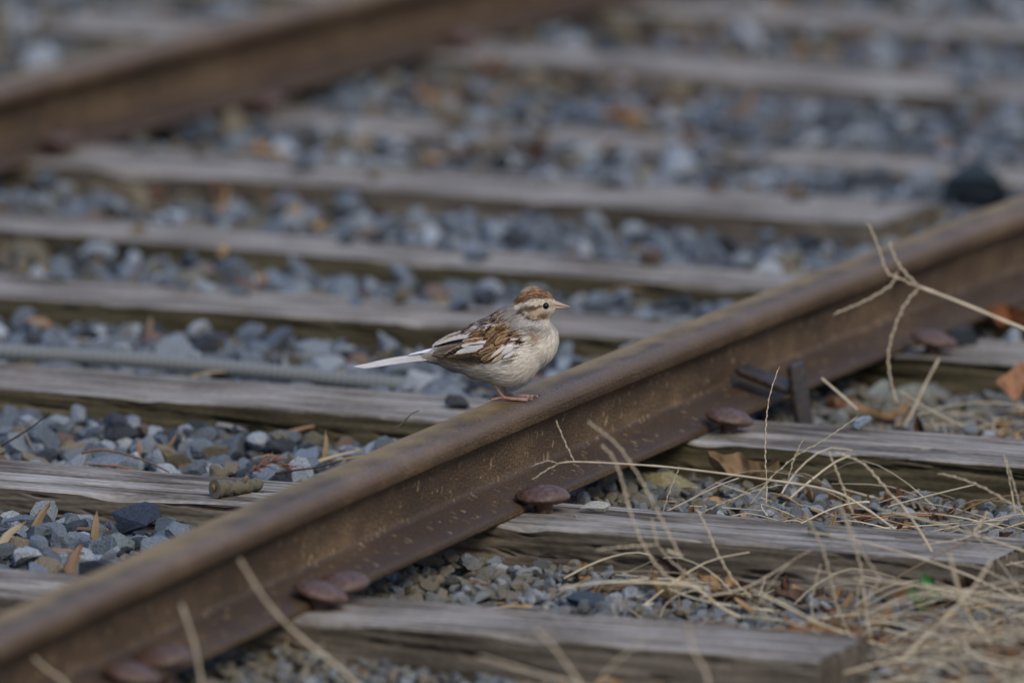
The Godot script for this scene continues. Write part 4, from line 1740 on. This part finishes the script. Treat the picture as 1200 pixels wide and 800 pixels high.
func leaf_shape(sh: Shape, where: Transform3D, ln: float, wide: float, curl: float, cup: float, tone: Color, r: RandomNumberGenerator, fine := false) -> void:
	var first := sh.v.size()
	var n := 22 if fine else 7
	var m := 12 if fine else 4
	var ph := r.randf() * 9.0
	var roll := r.randf_range(0.4, 1.3)
	for i in n + 1:
		var t := float(i) / n
		var lobe := 1.0 + (0.22 * sin(t * 17.0 + ph) + r.randfn() * 0.06 if fine else 0.1 * sin(i * 2.3 + ph))
		var w := wide * sin(PI * clampf(pow(t, 0.8) * 0.97 + 0.02, 0.0, 1.0)) * lobe
		for j in m + 1:
			var g := (float(j) / m - 0.5) * 2.0
			var fold := cup * 1.5 * absf(g) * wide * (0.5 + 0.5 * t) + roll * 0.35 * wide * g * g * g * g
			var p := Vector3((t - 0.5) * ln, fold + curl * ln * (t - 0.5) * (t - 0.5) * 4.0 + 0.05 * wide * sin(t * 11.0 + g * 5.0 + ph) + 0.08 * ln * sin(t * 4.0 + ph), g * w * 0.5 * (1.0 - 0.2 * roll * g * g))
			sh.v.append(where * p)
			var c := tone * (0.84 + 0.22 * r.randf())
			if j == m / 2:
				c = c * 1.25
			elif fine and absf(sin(t * 30.0 - absf(g) * 4.0)) < 0.2:
				c = c * 1.14
			if fine and sin(t * 23.0 + ph) * sin(g * 7.0 + ph * 2.0) > 0.75:
				c = c * 0.55
			sh.c.append(c)
	sh.grid(first, n + 1, m + 1)

func build_leaves() -> void:
	var r := RandomNumberGenerator.new()
	r.seed = 12
	for q in [   # x y level length width curl cup turn tilt tone label
		[876, 570, -0.022, 0.055, 0.026, 0.12, 0.25, 0.35, -0.45, [164, 136, 102], "large tan dry leaf leaning against the mossy sleeper face"],
		[1188, 388, -0.006, 0.040, 0.022, 0.1, 0.3, 0.4, -0.6, [170, 96, 54], "bright orange brown leaf behind the spike on a sleeper"],
		[1200, 462, -0.006, 0.050, 0.024, -0.2, 0.3, 2.2, -0.9, [176, 120, 84], "pinkish brown leaf propped upright on a sleeper"],
		[1035, 492, -0.02, 0.050, 0.010, 0.1, 0.4, -0.55, 0.1, [190, 152, 112], "narrow folded tan leaf among stones beside the bracket"],
		[985, 482, -0.022, 0.022, 0.012, 0.1, 0.2, 0.3, 0.2, [164, 112, 84], "small pink brown leaf below the black bracket"],
		[700, 672, -0.028, 0.030, 0.02, 0.3, 0.4, 0.5, -0.5, [104, 66, 46], "dark reddish crumpled leaf below the sleeper face"],
		[805, 685, -0.022, 0.028, 0.016, 0.5, 0.5, 1.1, -0.9, [66, 48, 42], "nearly black curled leaf standing against the sleeper face"],
		[782, 708, -0.028, 0.028, 0.014, 0.4, 0.5, -0.4, 0.0, [188, 162, 116], "pale curled husk leaf on pine needles"],
		[935, 720, -0.034, 0.036, 0.018, 0.25, 0.3, -0.2, -0.3, [92, 72, 64], "dark grey brown leaf in the grass tangle"],
		[1132, 726, -0.034, 0.045, 0.028, 0.15, 0.3, 0.4, -0.6, [96, 60, 42], "dark rusty leaf against the sleeper in the corner of the grass"],
		[1010, 755, -0.034, 0.045, 0.014, 0.2, 0.5, -0.3, 0.0, [150, 118, 84], "narrow brown leaf at the sawn end of the sleeper"],
		[677, 676, -0.026, 0.014, 0.010, 0.2, 0.3, 0.3, 0.0, [170, 118, 50], "small yellow orange leaf fragment by the sleeper face"],
		[430, 770, -0.03, 0.035, 0.022, 0.2, 0.3, 1.3, -0.8, [150, 116, 84], "tan leaf standing below the sawn-end sleeper's front face"],
		[310, 792, -0.034, 0.034, 0.016, 0.3, 0.5, 0.4, 0.1, [150, 128, 96], "tan leaf lying under the rail by the tilted spikes"],
		[1100, 622, -0.032, 0.024, 0.014, 0.3, 0.3, 0.2, -0.5, [120, 90, 70], "curled brown leaf in litter behind the sleeper"],
		[1050, 602, -0.032, 0.022, 0.013, 0.3, 0.3, -0.3, -0.4, [150, 108, 78], "light brown leaf in litter behind the sleeper"],
		[1195, 800, -0.03, 0.05, 0.03, 0.2, 0.3, 0.2, -0.3, [104, 70, 48], "dark brown leaf at the edge of the grass tangle"],
]:
		var at := on_level(q[0], q[1], q[2])
		var sh := Shape.new()
		sh.colored = true
		leaf_shape(sh, Transform3D(Basis.from_euler(Vector3(-q[8], -q[7], 0.0)), Vector3(0, q[4] * 0.18, 0)), q[3] * 0.85, q[4] * 0.85, q[5], q[6], lin(q[9][0], q[9][1], q[9][2]).lerp(lin(116, 102, 86), 0.38) * 0.78, r, true)
		var o := put(sh, "dry_leaf", M.tinted)
		o.position = at
		tag(o, q[10], "leaf", "dry leaves beside the track")
	# crumbled litter on the field side
	var lit := Shape.new()
	lit.colored = true
	for k in 2260:
		var x := r.randf_range(0.0, 0.62)
		var z := r.randf_range(-0.75, 0.85)
		var side := x - rail_x(z)
		if k < 2100 and (side < 0.06 or tie_clear(x, z, 0.0) < 0.004):
			continue
		if k < 2100 and side < 0.14 and r.randf() < 0.55:
			continue
		if k >= 2100:
			z = r.randf_range(-2.3, -1.1)
			side = -r.randf_range(0.60, 0.93)
			x = rail_x(z) + side
			if tie_clear(x, z, 0.0) < 0.004:
				continue
		var tone := [lin(120, 88, 64), lin(92, 66, 50), lin(148, 118, 84), lin(76, 56, 46), lin(160, 132, 98)][r.randi() % 5] as Color
		leaf_shape(lit, Transform3D(Basis.from_euler(Vector3(r.randfn() * 0.5, r.randf() * TAU, r.randfn() * 0.35)), Vector3(x, (-0.028 if k < 2100 else -0.008) + r.randf_range(-0.004, 0.006), z)), r.randf_range(0.006, 0.022) * (1.0 if k < 2100 else 1.5), r.randf_range(0.003, 0.010), r.randf_range(-0.2, 0.4), r.randf_range(0.0, 0.5), tone, r)
	var lo := put(lit, "leaf_litter", M.tinted)
	lo.set_meta("kind", "stuff")
	tag(lo, "crumbled brown leaf litter over the gravel beside the rail", "litter")
	# fallen pine needles and straw bits
	var ned := Shape.new()
	ned.colored = true
	for k in 460:
		var x := r.randf_range(-0.45, 0.6)
		var z := r.randf_range(-0.9, 0.8)
		var side := x - rail_x(z)
		if absf(side) < 0.045 or tie_clear(x, z, 0.0) < 0.006:
			continue
		if side < 0.0 and r.randf() < 0.84:
			continue
		var a := r.randf() * TAU
		var d := Vector3(cos(a), r.randfn() * 0.12, sin(a) * 0.5) * r.randf_range(0.012, 0.035)
		var p := Vector3(x, (-0.024 if side > 0.0 else -0.010) + r.randf_range(-0.003, 0.005), z)
		var tone := (lin(150, 100, 62) if r.randf() < 0.4 else lin(176, 148, 108)) * r.randf_range(0.7, 1.15)
		ned.tube(PackedVector3Array([p - d, p + Vector3(0, 0.002, 0), p + d]), PackedFloat32Array([0.0005, 0.0007, 0.0003]), 4, PackedColorArray([tone, tone, tone]))
	var no := put(ned, "fallen_needles", M.straw)
	no.set_meta("kind", "stuff")
	tag(no, "fallen brown needles and straw bits scattered over the ballast", "litter")
	# small green seedlings
	for q in [
		[968, 708, [[-3, -8], [9, -19], [14, -9]], "green clover seedling against the weathered sleeper face"],
		[1008, 592, [[-2, -8], [5, -14], [6, -4]], "small round-leaved green seedling behind the twig sleeper"],
		[768, 684, [[-6, -6], [2, -8], [8, -4]], "low green seedling leaf under crossing straw"],
		[880, 716, [[-8, -5], [4, -8], [-2, -10]], "small green seedling among litter below the sleeper"],
		[1078, 738, [[-8, -30], [6, -46], [14, -30], [0, -20]], "green clover seedling in the shade of the grass tangle"]]:
		var at := on_level(q[0], q[1], -0.034)
		var o := root_at("seedling", at, q[3], "seedling", "green seedlings beside the track")
		for l in q[2]:
			var p := Vector3(l[0] / 1900.0, -l[1] / 1900.0 + 0.004, r.randf_range(-0.003, 0.003))
			stem_part(o, "stem", PackedVector3Array([Vector3.ZERO, p * 0.5 + Vector3(0.001, 0, 0), p]), 0.0004, 0.0003, lin(74, 92, 50))
			var sh := Shape.new()
			sh.colored = true
			leaf_shape(sh, Transform3D(Basis.from_euler(Vector3(0.9, r.randf() * 0.8, 0.0)), p), 0.0115, 0.0105, 0.0, 0.1, lin(72, 112, 68), r)
			put(sh, "leaf", M.tinted, o)

# ---------------------------------------------------------------- dry grass

func build_grass() -> void:
	var g := "dry grass stalks beside the rail"
	var straw_tone := [194, 180, 154]
	# each: label, z near root, stems [[points], z0, z1, r0, r1], spikes [[points], z0, z1, r]
	var list := [
		["long straight straw stem reaching over the rail foot with a forked tip",
			[[[1052, 622], [1012, 594], [975, 575], [900, 562], [800, 549], [740, 544], [675, 541], [654, 543]], 0.12, 0.10, 0.0011, 0.0007],
			[[[655, 543], [640, 551], [627, 560]], 0.10, 0.10, 0.0009], [[[674, 542], [664, 522], [652, 494]], 0.10, 0.10, 0.0009], [[[654, 543], [642, 540], [626, 545]], 0.10, 0.10, 0.0007]],
		["tall blurred straw stalk bending over the spike beside the sleeper",
			[[[800, 652], [782, 645]], 0.34, 0.34, 0.0012, 0.0011],
			[[[797, 650], [782, 622], [765, 588], [745, 552], [722, 520], [690, 495]], 0.34, 0.34, 0.0013]],
		["paler stalk next to the tall blurred one, crossing the sleeper top",
			[[[832, 690], [800, 683], [785, 678]], 0.34, 0.34, 0.0012, 0.0011],
			[[[785, 678], [762, 652], [742, 610], [728, 560], [718, 535], [705, 522]], 0.34, 0.34, 0.0013], [[[770, 638], [740, 640], [700, 644]], 0.34, 0.34, 0.0012], [[[771, 638], [767, 622], [764, 607]], 0.34, 0.34, 0.001]],
		["arched pale straw over gravel ending at the dark curled leaf",
			[[[900, 736], [850, 715], [820, 692], [795, 685], [740, 682], [700, 683], [655, 690]], 0.28, 0.30, 0.0017, 0.0010],
			[[[770, 638], [790, 660], [815, 678], [838, 684]], 0.3, 0.3, 0.0008]],
		["zigzag seed stalk rising over the sleeper between two straws",
			[[[900, 712], [886, 704]], 0.24, 0.24, 0.001, 0.001],
			[[[886, 704], [862, 682], [842, 650], [830, 622], [818, 598]], 0.24, 0.24, 0.0013], [[[886, 704], [893, 690], [897, 676]], 0.24, 0.24, 0.001]],
		["upright thin seed stalk in front of the black bracket",
			[[[898, 590], [899, 570]], 0.0, 0.0, 0.0008, 0.0008],
			[[[899, 570], [897, 520], [901, 470], [912, 433]], 0.0, 0.0, 0.0009]],
		["long pale seed spike slanting up to the white and blue stone",
			[[[880, 590], [905, 558]], 0.1, 0.1, 0.0008, 0.0008],
			[[[905, 558], [935, 533], [965, 516], [1003, 490]], 0.1, 0.1, 0.0011], [[[924, 562], [930, 540], [940, 517]], 0.1, 0.1, 0.001]],
		["straw crossing the sleeper gap from under the forked stem",
			[[[775, 602], [800, 590], [840, 570], [866, 560]], 0.05, 0.05, 0.0008, 0.0006],
			[[[820, 602], [850, 588], [885, 575], [915, 568]], 0.08, 0.08, 0.001], [[[777, 600], [785, 575], [796, 548]], 0.08, 0.08, 0.0009]],
		["bent seed stalk with drooping tip over the mossy sleeper",
			[[[1100, 660], [1082, 628], [1060, 595], [1045, 580]], 0.2, 0.2, 0.001, 0.0009],
			[[[1045, 580], [1030, 562], [1010, 542], [980, 530]], 0.2, 0.2, 0.0012], [[[1000, 602], [988, 570], [972, 530]], 0.2, 0.2, 0.0012]],
		["branching grass seed head leaning against the sleeper end",
			[[[1225, 640], [1205, 610], [1197, 598]], 0.2, 0.2, 0.0014, 0.0012],
			[[[1197, 598], [1160, 575], [1130, 562], [1103, 555]], 0.2, 0.2, 0.0012], [[[1197, 598], [1188, 565], [1178, 535]], 0.2, 0.2, 0.0011], [[[1192, 600], [1160, 618], [1125, 632], [1083, 638]], 0.2, 0.2, 0.0013], [[[1140, 628], [1150, 612], [1158, 600]], 0.2, 0.2, 0.0022]],
		["thick blurred seed stalk rising from the litter to the grey-green stone",
			[[[1000, 760], [993, 738]], 0.34, 0.34, 0.0014, 0.0014],
			[[[993, 738], [982, 712], [974, 680], [964, 642], [945, 604]], 0.34, 0.34, 0.0017]],
		["paired seed stalks with a kinked neck beside the thick blurred one",
			[[[1025, 760], [1018, 735], [1012, 690]], 0.34, 0.34, 0.0013, 0.0012],
			[[[1012, 690], [1008, 660], [995, 620], [984, 588]], 0.34, 0.34, 0.0013], [[[1016, 720], [1020, 695], [1030, 682], [1028, 672], [1010, 645], [985, 592]], 0.36, 0.36, 0.0011], [[[1010, 740], [1005, 705], [1008, 680]], 0.33, 0.33, 0.0012]],
		["long golden straw lying level across the sleeper face to the grass tangle",
			[[[1230, 708], [1195, 702], [1110, 690], [1040, 681], [1000, 678]], 0.42, 0.40, 0.0016, 0.0010], [[[1000, 678], [985, 680], [975, 672]], 0.40, 0.40, 0.0009]],
		["thin golden straw sloping down over the sleeper top to the grass tangle",
			[[[1230, 718], [1190, 700], [1130, 672], [1060, 648], [990, 630], [940, 622]], 0.30, 0.26, 0.0011, 0.0006]],
		["curved thick straw standing above the rusty leaf",
			[[[1200, 778], [1165, 756], [1140, 728], [1125, 695], [1113, 650]], 0.42, 0.44, 0.0017, 0.0015]],
		["straight pale stalk crossing the curved thick straw",
			[[[1040, 792], [1075, 755], [1110, 722], [1140, 690], [1162, 657]], 0.44, 0.44, 0.0016, 0.0012]],
		["fine seed spike reaching off the sleeper above the golden straw",
			[[[1225, 700], [1205, 690]], 0.3, 0.3, 0.0008, 0.0008],
			[[[1205, 690], [1170, 675], [1145, 664], [1120, 660]], 0.3, 0.3, 0.0009]],
		["forked out-of-focus grass head hanging in front of the rail web",
			[[[1260, 408], [1200, 385], [1130, 356], [1078, 336]], 0.30, 0.30, 0.0016, 0.0013],
			[[[1078, 336], [1060, 318], [1050, 303], [1043, 285]], 0.30, 0.30, 0.0012], [[[1074, 335], [1055, 326], [1040, 318], [1030, 290], [1019, 263]], 0.30, 0.30, 0.0012], [[[1052, 318], [1044, 334], [1015, 352], [980, 367]], 0.30, 0.30, 0.0012], [[[1078, 336], [1058, 362], [1043, 405], [1043, 438], [1051, 470]], 0.30, 0.30, 0.0013]],
		["blurred straw leaning across the rail foot beside the paired spikes",
			[[[445, 830], [400, 785], [350, 745], [312, 705], [280, 655]], 0.62, 0.66, 0.0022, 0.0014], [[[345, 812], [358, 785], [378, 755]], 0.62, 0.62, 0.0012]],
		["blurred upright straw in front of the rail by the tilted spikes",
			[[[240, 830], [234, 790], [226, 750], [212, 708]], 0.68, 0.70, 0.0022, 0.0018]],
		["blurred straw tip in front of the rail web low by the tilted spikes",
			[[[110, 850], [75, 800], [55, 785], [38, 770]], 0.72, 0.72, 0.0018, 0.0013]],
		["blurred crossing straws before the sawn-end sleeper",
			[[[700, 830], [672, 790], [648, 757], [628, 738]], 0.70, 0.70, 0.0018, 0.0012], [[[690, 830], [705, 795], [728, 770], [754, 750]], 0.70, 0.70, 0.0012]],
		["low blurred straw rising before the sawn-end sleeper face",
			[[[700, 808], [650, 795], [600, 780], [560, 768]], 0.72, 0.72, 0.0016, 0.0008]],
		["blurred stalk in front of the sawn end of the sleeper",
			[[[835, 830], [828, 790], [812, 760], [806, 730]], 0.70, 0.70, 0.0020, 0.0012]],
		["bent pale straw in the gap behind the bracket stones",
			[[[1060, 500], [1072, 478], [1085, 450], [1101, 420]], -0.35, -0.35, 0.0015, 0.0011]],
		["short straw leaning on gravel below the black bracket",
			[[[1005, 480], [985, 462], [963, 443]], -0.25, -0.25, 0.0013, 0.0011]],
		["pale straw lying on stones beside the mossy sleeper",
			[[[1130, 500], [1090, 480], [1055, 458]], -0.3, -0.3, 0.0012, 0.0008]],
		["thin upright seed tip above the sleeper by the branching head",
			[[[1190, 600], [1186, 575]], 0.15, 0.15, 0.0008, 0.0008], [[[1186, 575], [1182, 555], [1177, 535]], 0.15, 0.15, 0.0008]],
		["straw bridging from the sawn sleeper end into the grass tangle",
			[[[880, 690], [925, 712], [960, 730], [1000, 745], [1060, 765]], 0.38, 0.40, 0.0011, 0.0010]],
		["pale straw arching over dark litter in front of the sleeper face",
			[[[820, 700], [870, 690], [905, 672], [925, 660]], 0.3, 0.3, 0.0011, 0.0008], [[[880, 725], [900, 690], [925, 660], [950, 645]], 0.3, 0.3, 0.0009]],
		["slim seed stalk standing in litter between thick stalks",
			[[[955, 735], [950, 705]], 0.3, 0.3, 0.0009, 0.0009], [[[950, 705], [956, 682], [962, 662]], 0.3, 0.3, 0.0012]]]
	for q in list:
		var st: Array = q[1]
		var pts := PackedVector3Array()
		var n: int = st[0].size()
		for i in n:
			pts.append(on_depth(st[0][i][0], st[0][i][1], lerpf(st[1], st[2], float(i) / maxi(1, n - 1))))
		var root := root_at("grass_stalk", pts[0], q[0], "grass stalk", g)
		var base := pts[0]
		for i in n:
			pts[i] -= base
		var tone := lin(straw_tone[0], straw_tone[1], straw_tone[2]) * rng.randf_range(0.75, 1.05)
		var thin := 0.5 if st[1] > 0.55 else 0.68
		stem_part(root, "stem", pts, st[3] * thin, st[4] * thin, tone)
		for k in range(2, q.size()):
			var sp: Array = q[k]
			var pp := PackedVector3Array()
			for c in sp[0]:
				pp.append(on_depth(c[0], c[1], sp[1]) - base)
			spike_part(root, pp, sp[3] * 0.74, tone * 1.05)
	# the tangle in the corner and thin straw mats along the sleepers
	var r := RandomNumberGenerator.new()
	r.seed = 15
	var sh := Shape.new()
	sh.colored = true
	for k in 1420:
		var x := 0.0
		var z := 0.0
		var y := 0.0
		if k < 880:
			x = r.randf_range(0.19, 0.56)
			z = r.randf_range(0.34, 0.88)
			y = -0.030 + 0.045 * pow(r.randf(), 1.8) * clampf((x - 0.15) * 5.0, 0.25, 1.0)
		else:
			x = r.randf_range(0.05, 0.5)
			z = r.randf_range(-0.5, 0.5)
			y = -0.028 + r.randf_range(0.0, 0.010)
		if k >= 1380:
			x = r.randf_range(0.24, 0.44)
			z = r.randf_range(0.22, 0.62)
			y = r.randf_range(-0.01, 0.012)
		elif x - rail_x(z) < 0.10 or tie_clear(x, z, 0.0) < 0.008:
			continue
		var a := r.randfn() * 0.8 + (PI if r.randf() < 0.5 else 0.0) + 0.35
		var ln := r.randf_range(0.03, 0.12) if k < 1380 else r.randf_range(0.10, 0.2)
		var dir := Vector3(cos(a), r.randf_range(-0.1, 0.35), sin(a) * 0.8)
		var c := Vector3(x, y, z)
		var bend := Vector3(r.randfn() * 0.2, r.randf_range(-0.05, 0.35), r.randfn() * 0.25) * ln
		var pts := PackedVector3Array([c - dir * ln * 0.5, c - dir * ln * 0.2 + bend * 0.4, c + dir * ln * 0.15 + bend * 0.5, c + dir * ln * 0.5])
		var line := smooth_line(pts, 3)
		var tone := (lin(202, 188, 160) if r.randf() < 0.75 else lin(146, 124, 96)) * r.randf_range(0.55, 1.08)
		var rad := PackedFloat32Array()
		var col := PackedColorArray()
		var r0 := r.randf_range(0.00028, 0.0008) if r.randf() < 0.85 else r.randf_range(0.0008, 0.0012)
		for i in line.size():
			rad.append(r0 * (1.0 - 0.5 * i / line.size()))
			col.append(tone * r.randf_range(0.85, 1.1))
		sh.tube(line, rad, 5, col)
	var o := put(sh, "dry_grass", M.straw)
	o.set_meta("kind", "stuff")
	tag(o, "tangled mat of dry straw grass beside the sleepers", "grass")
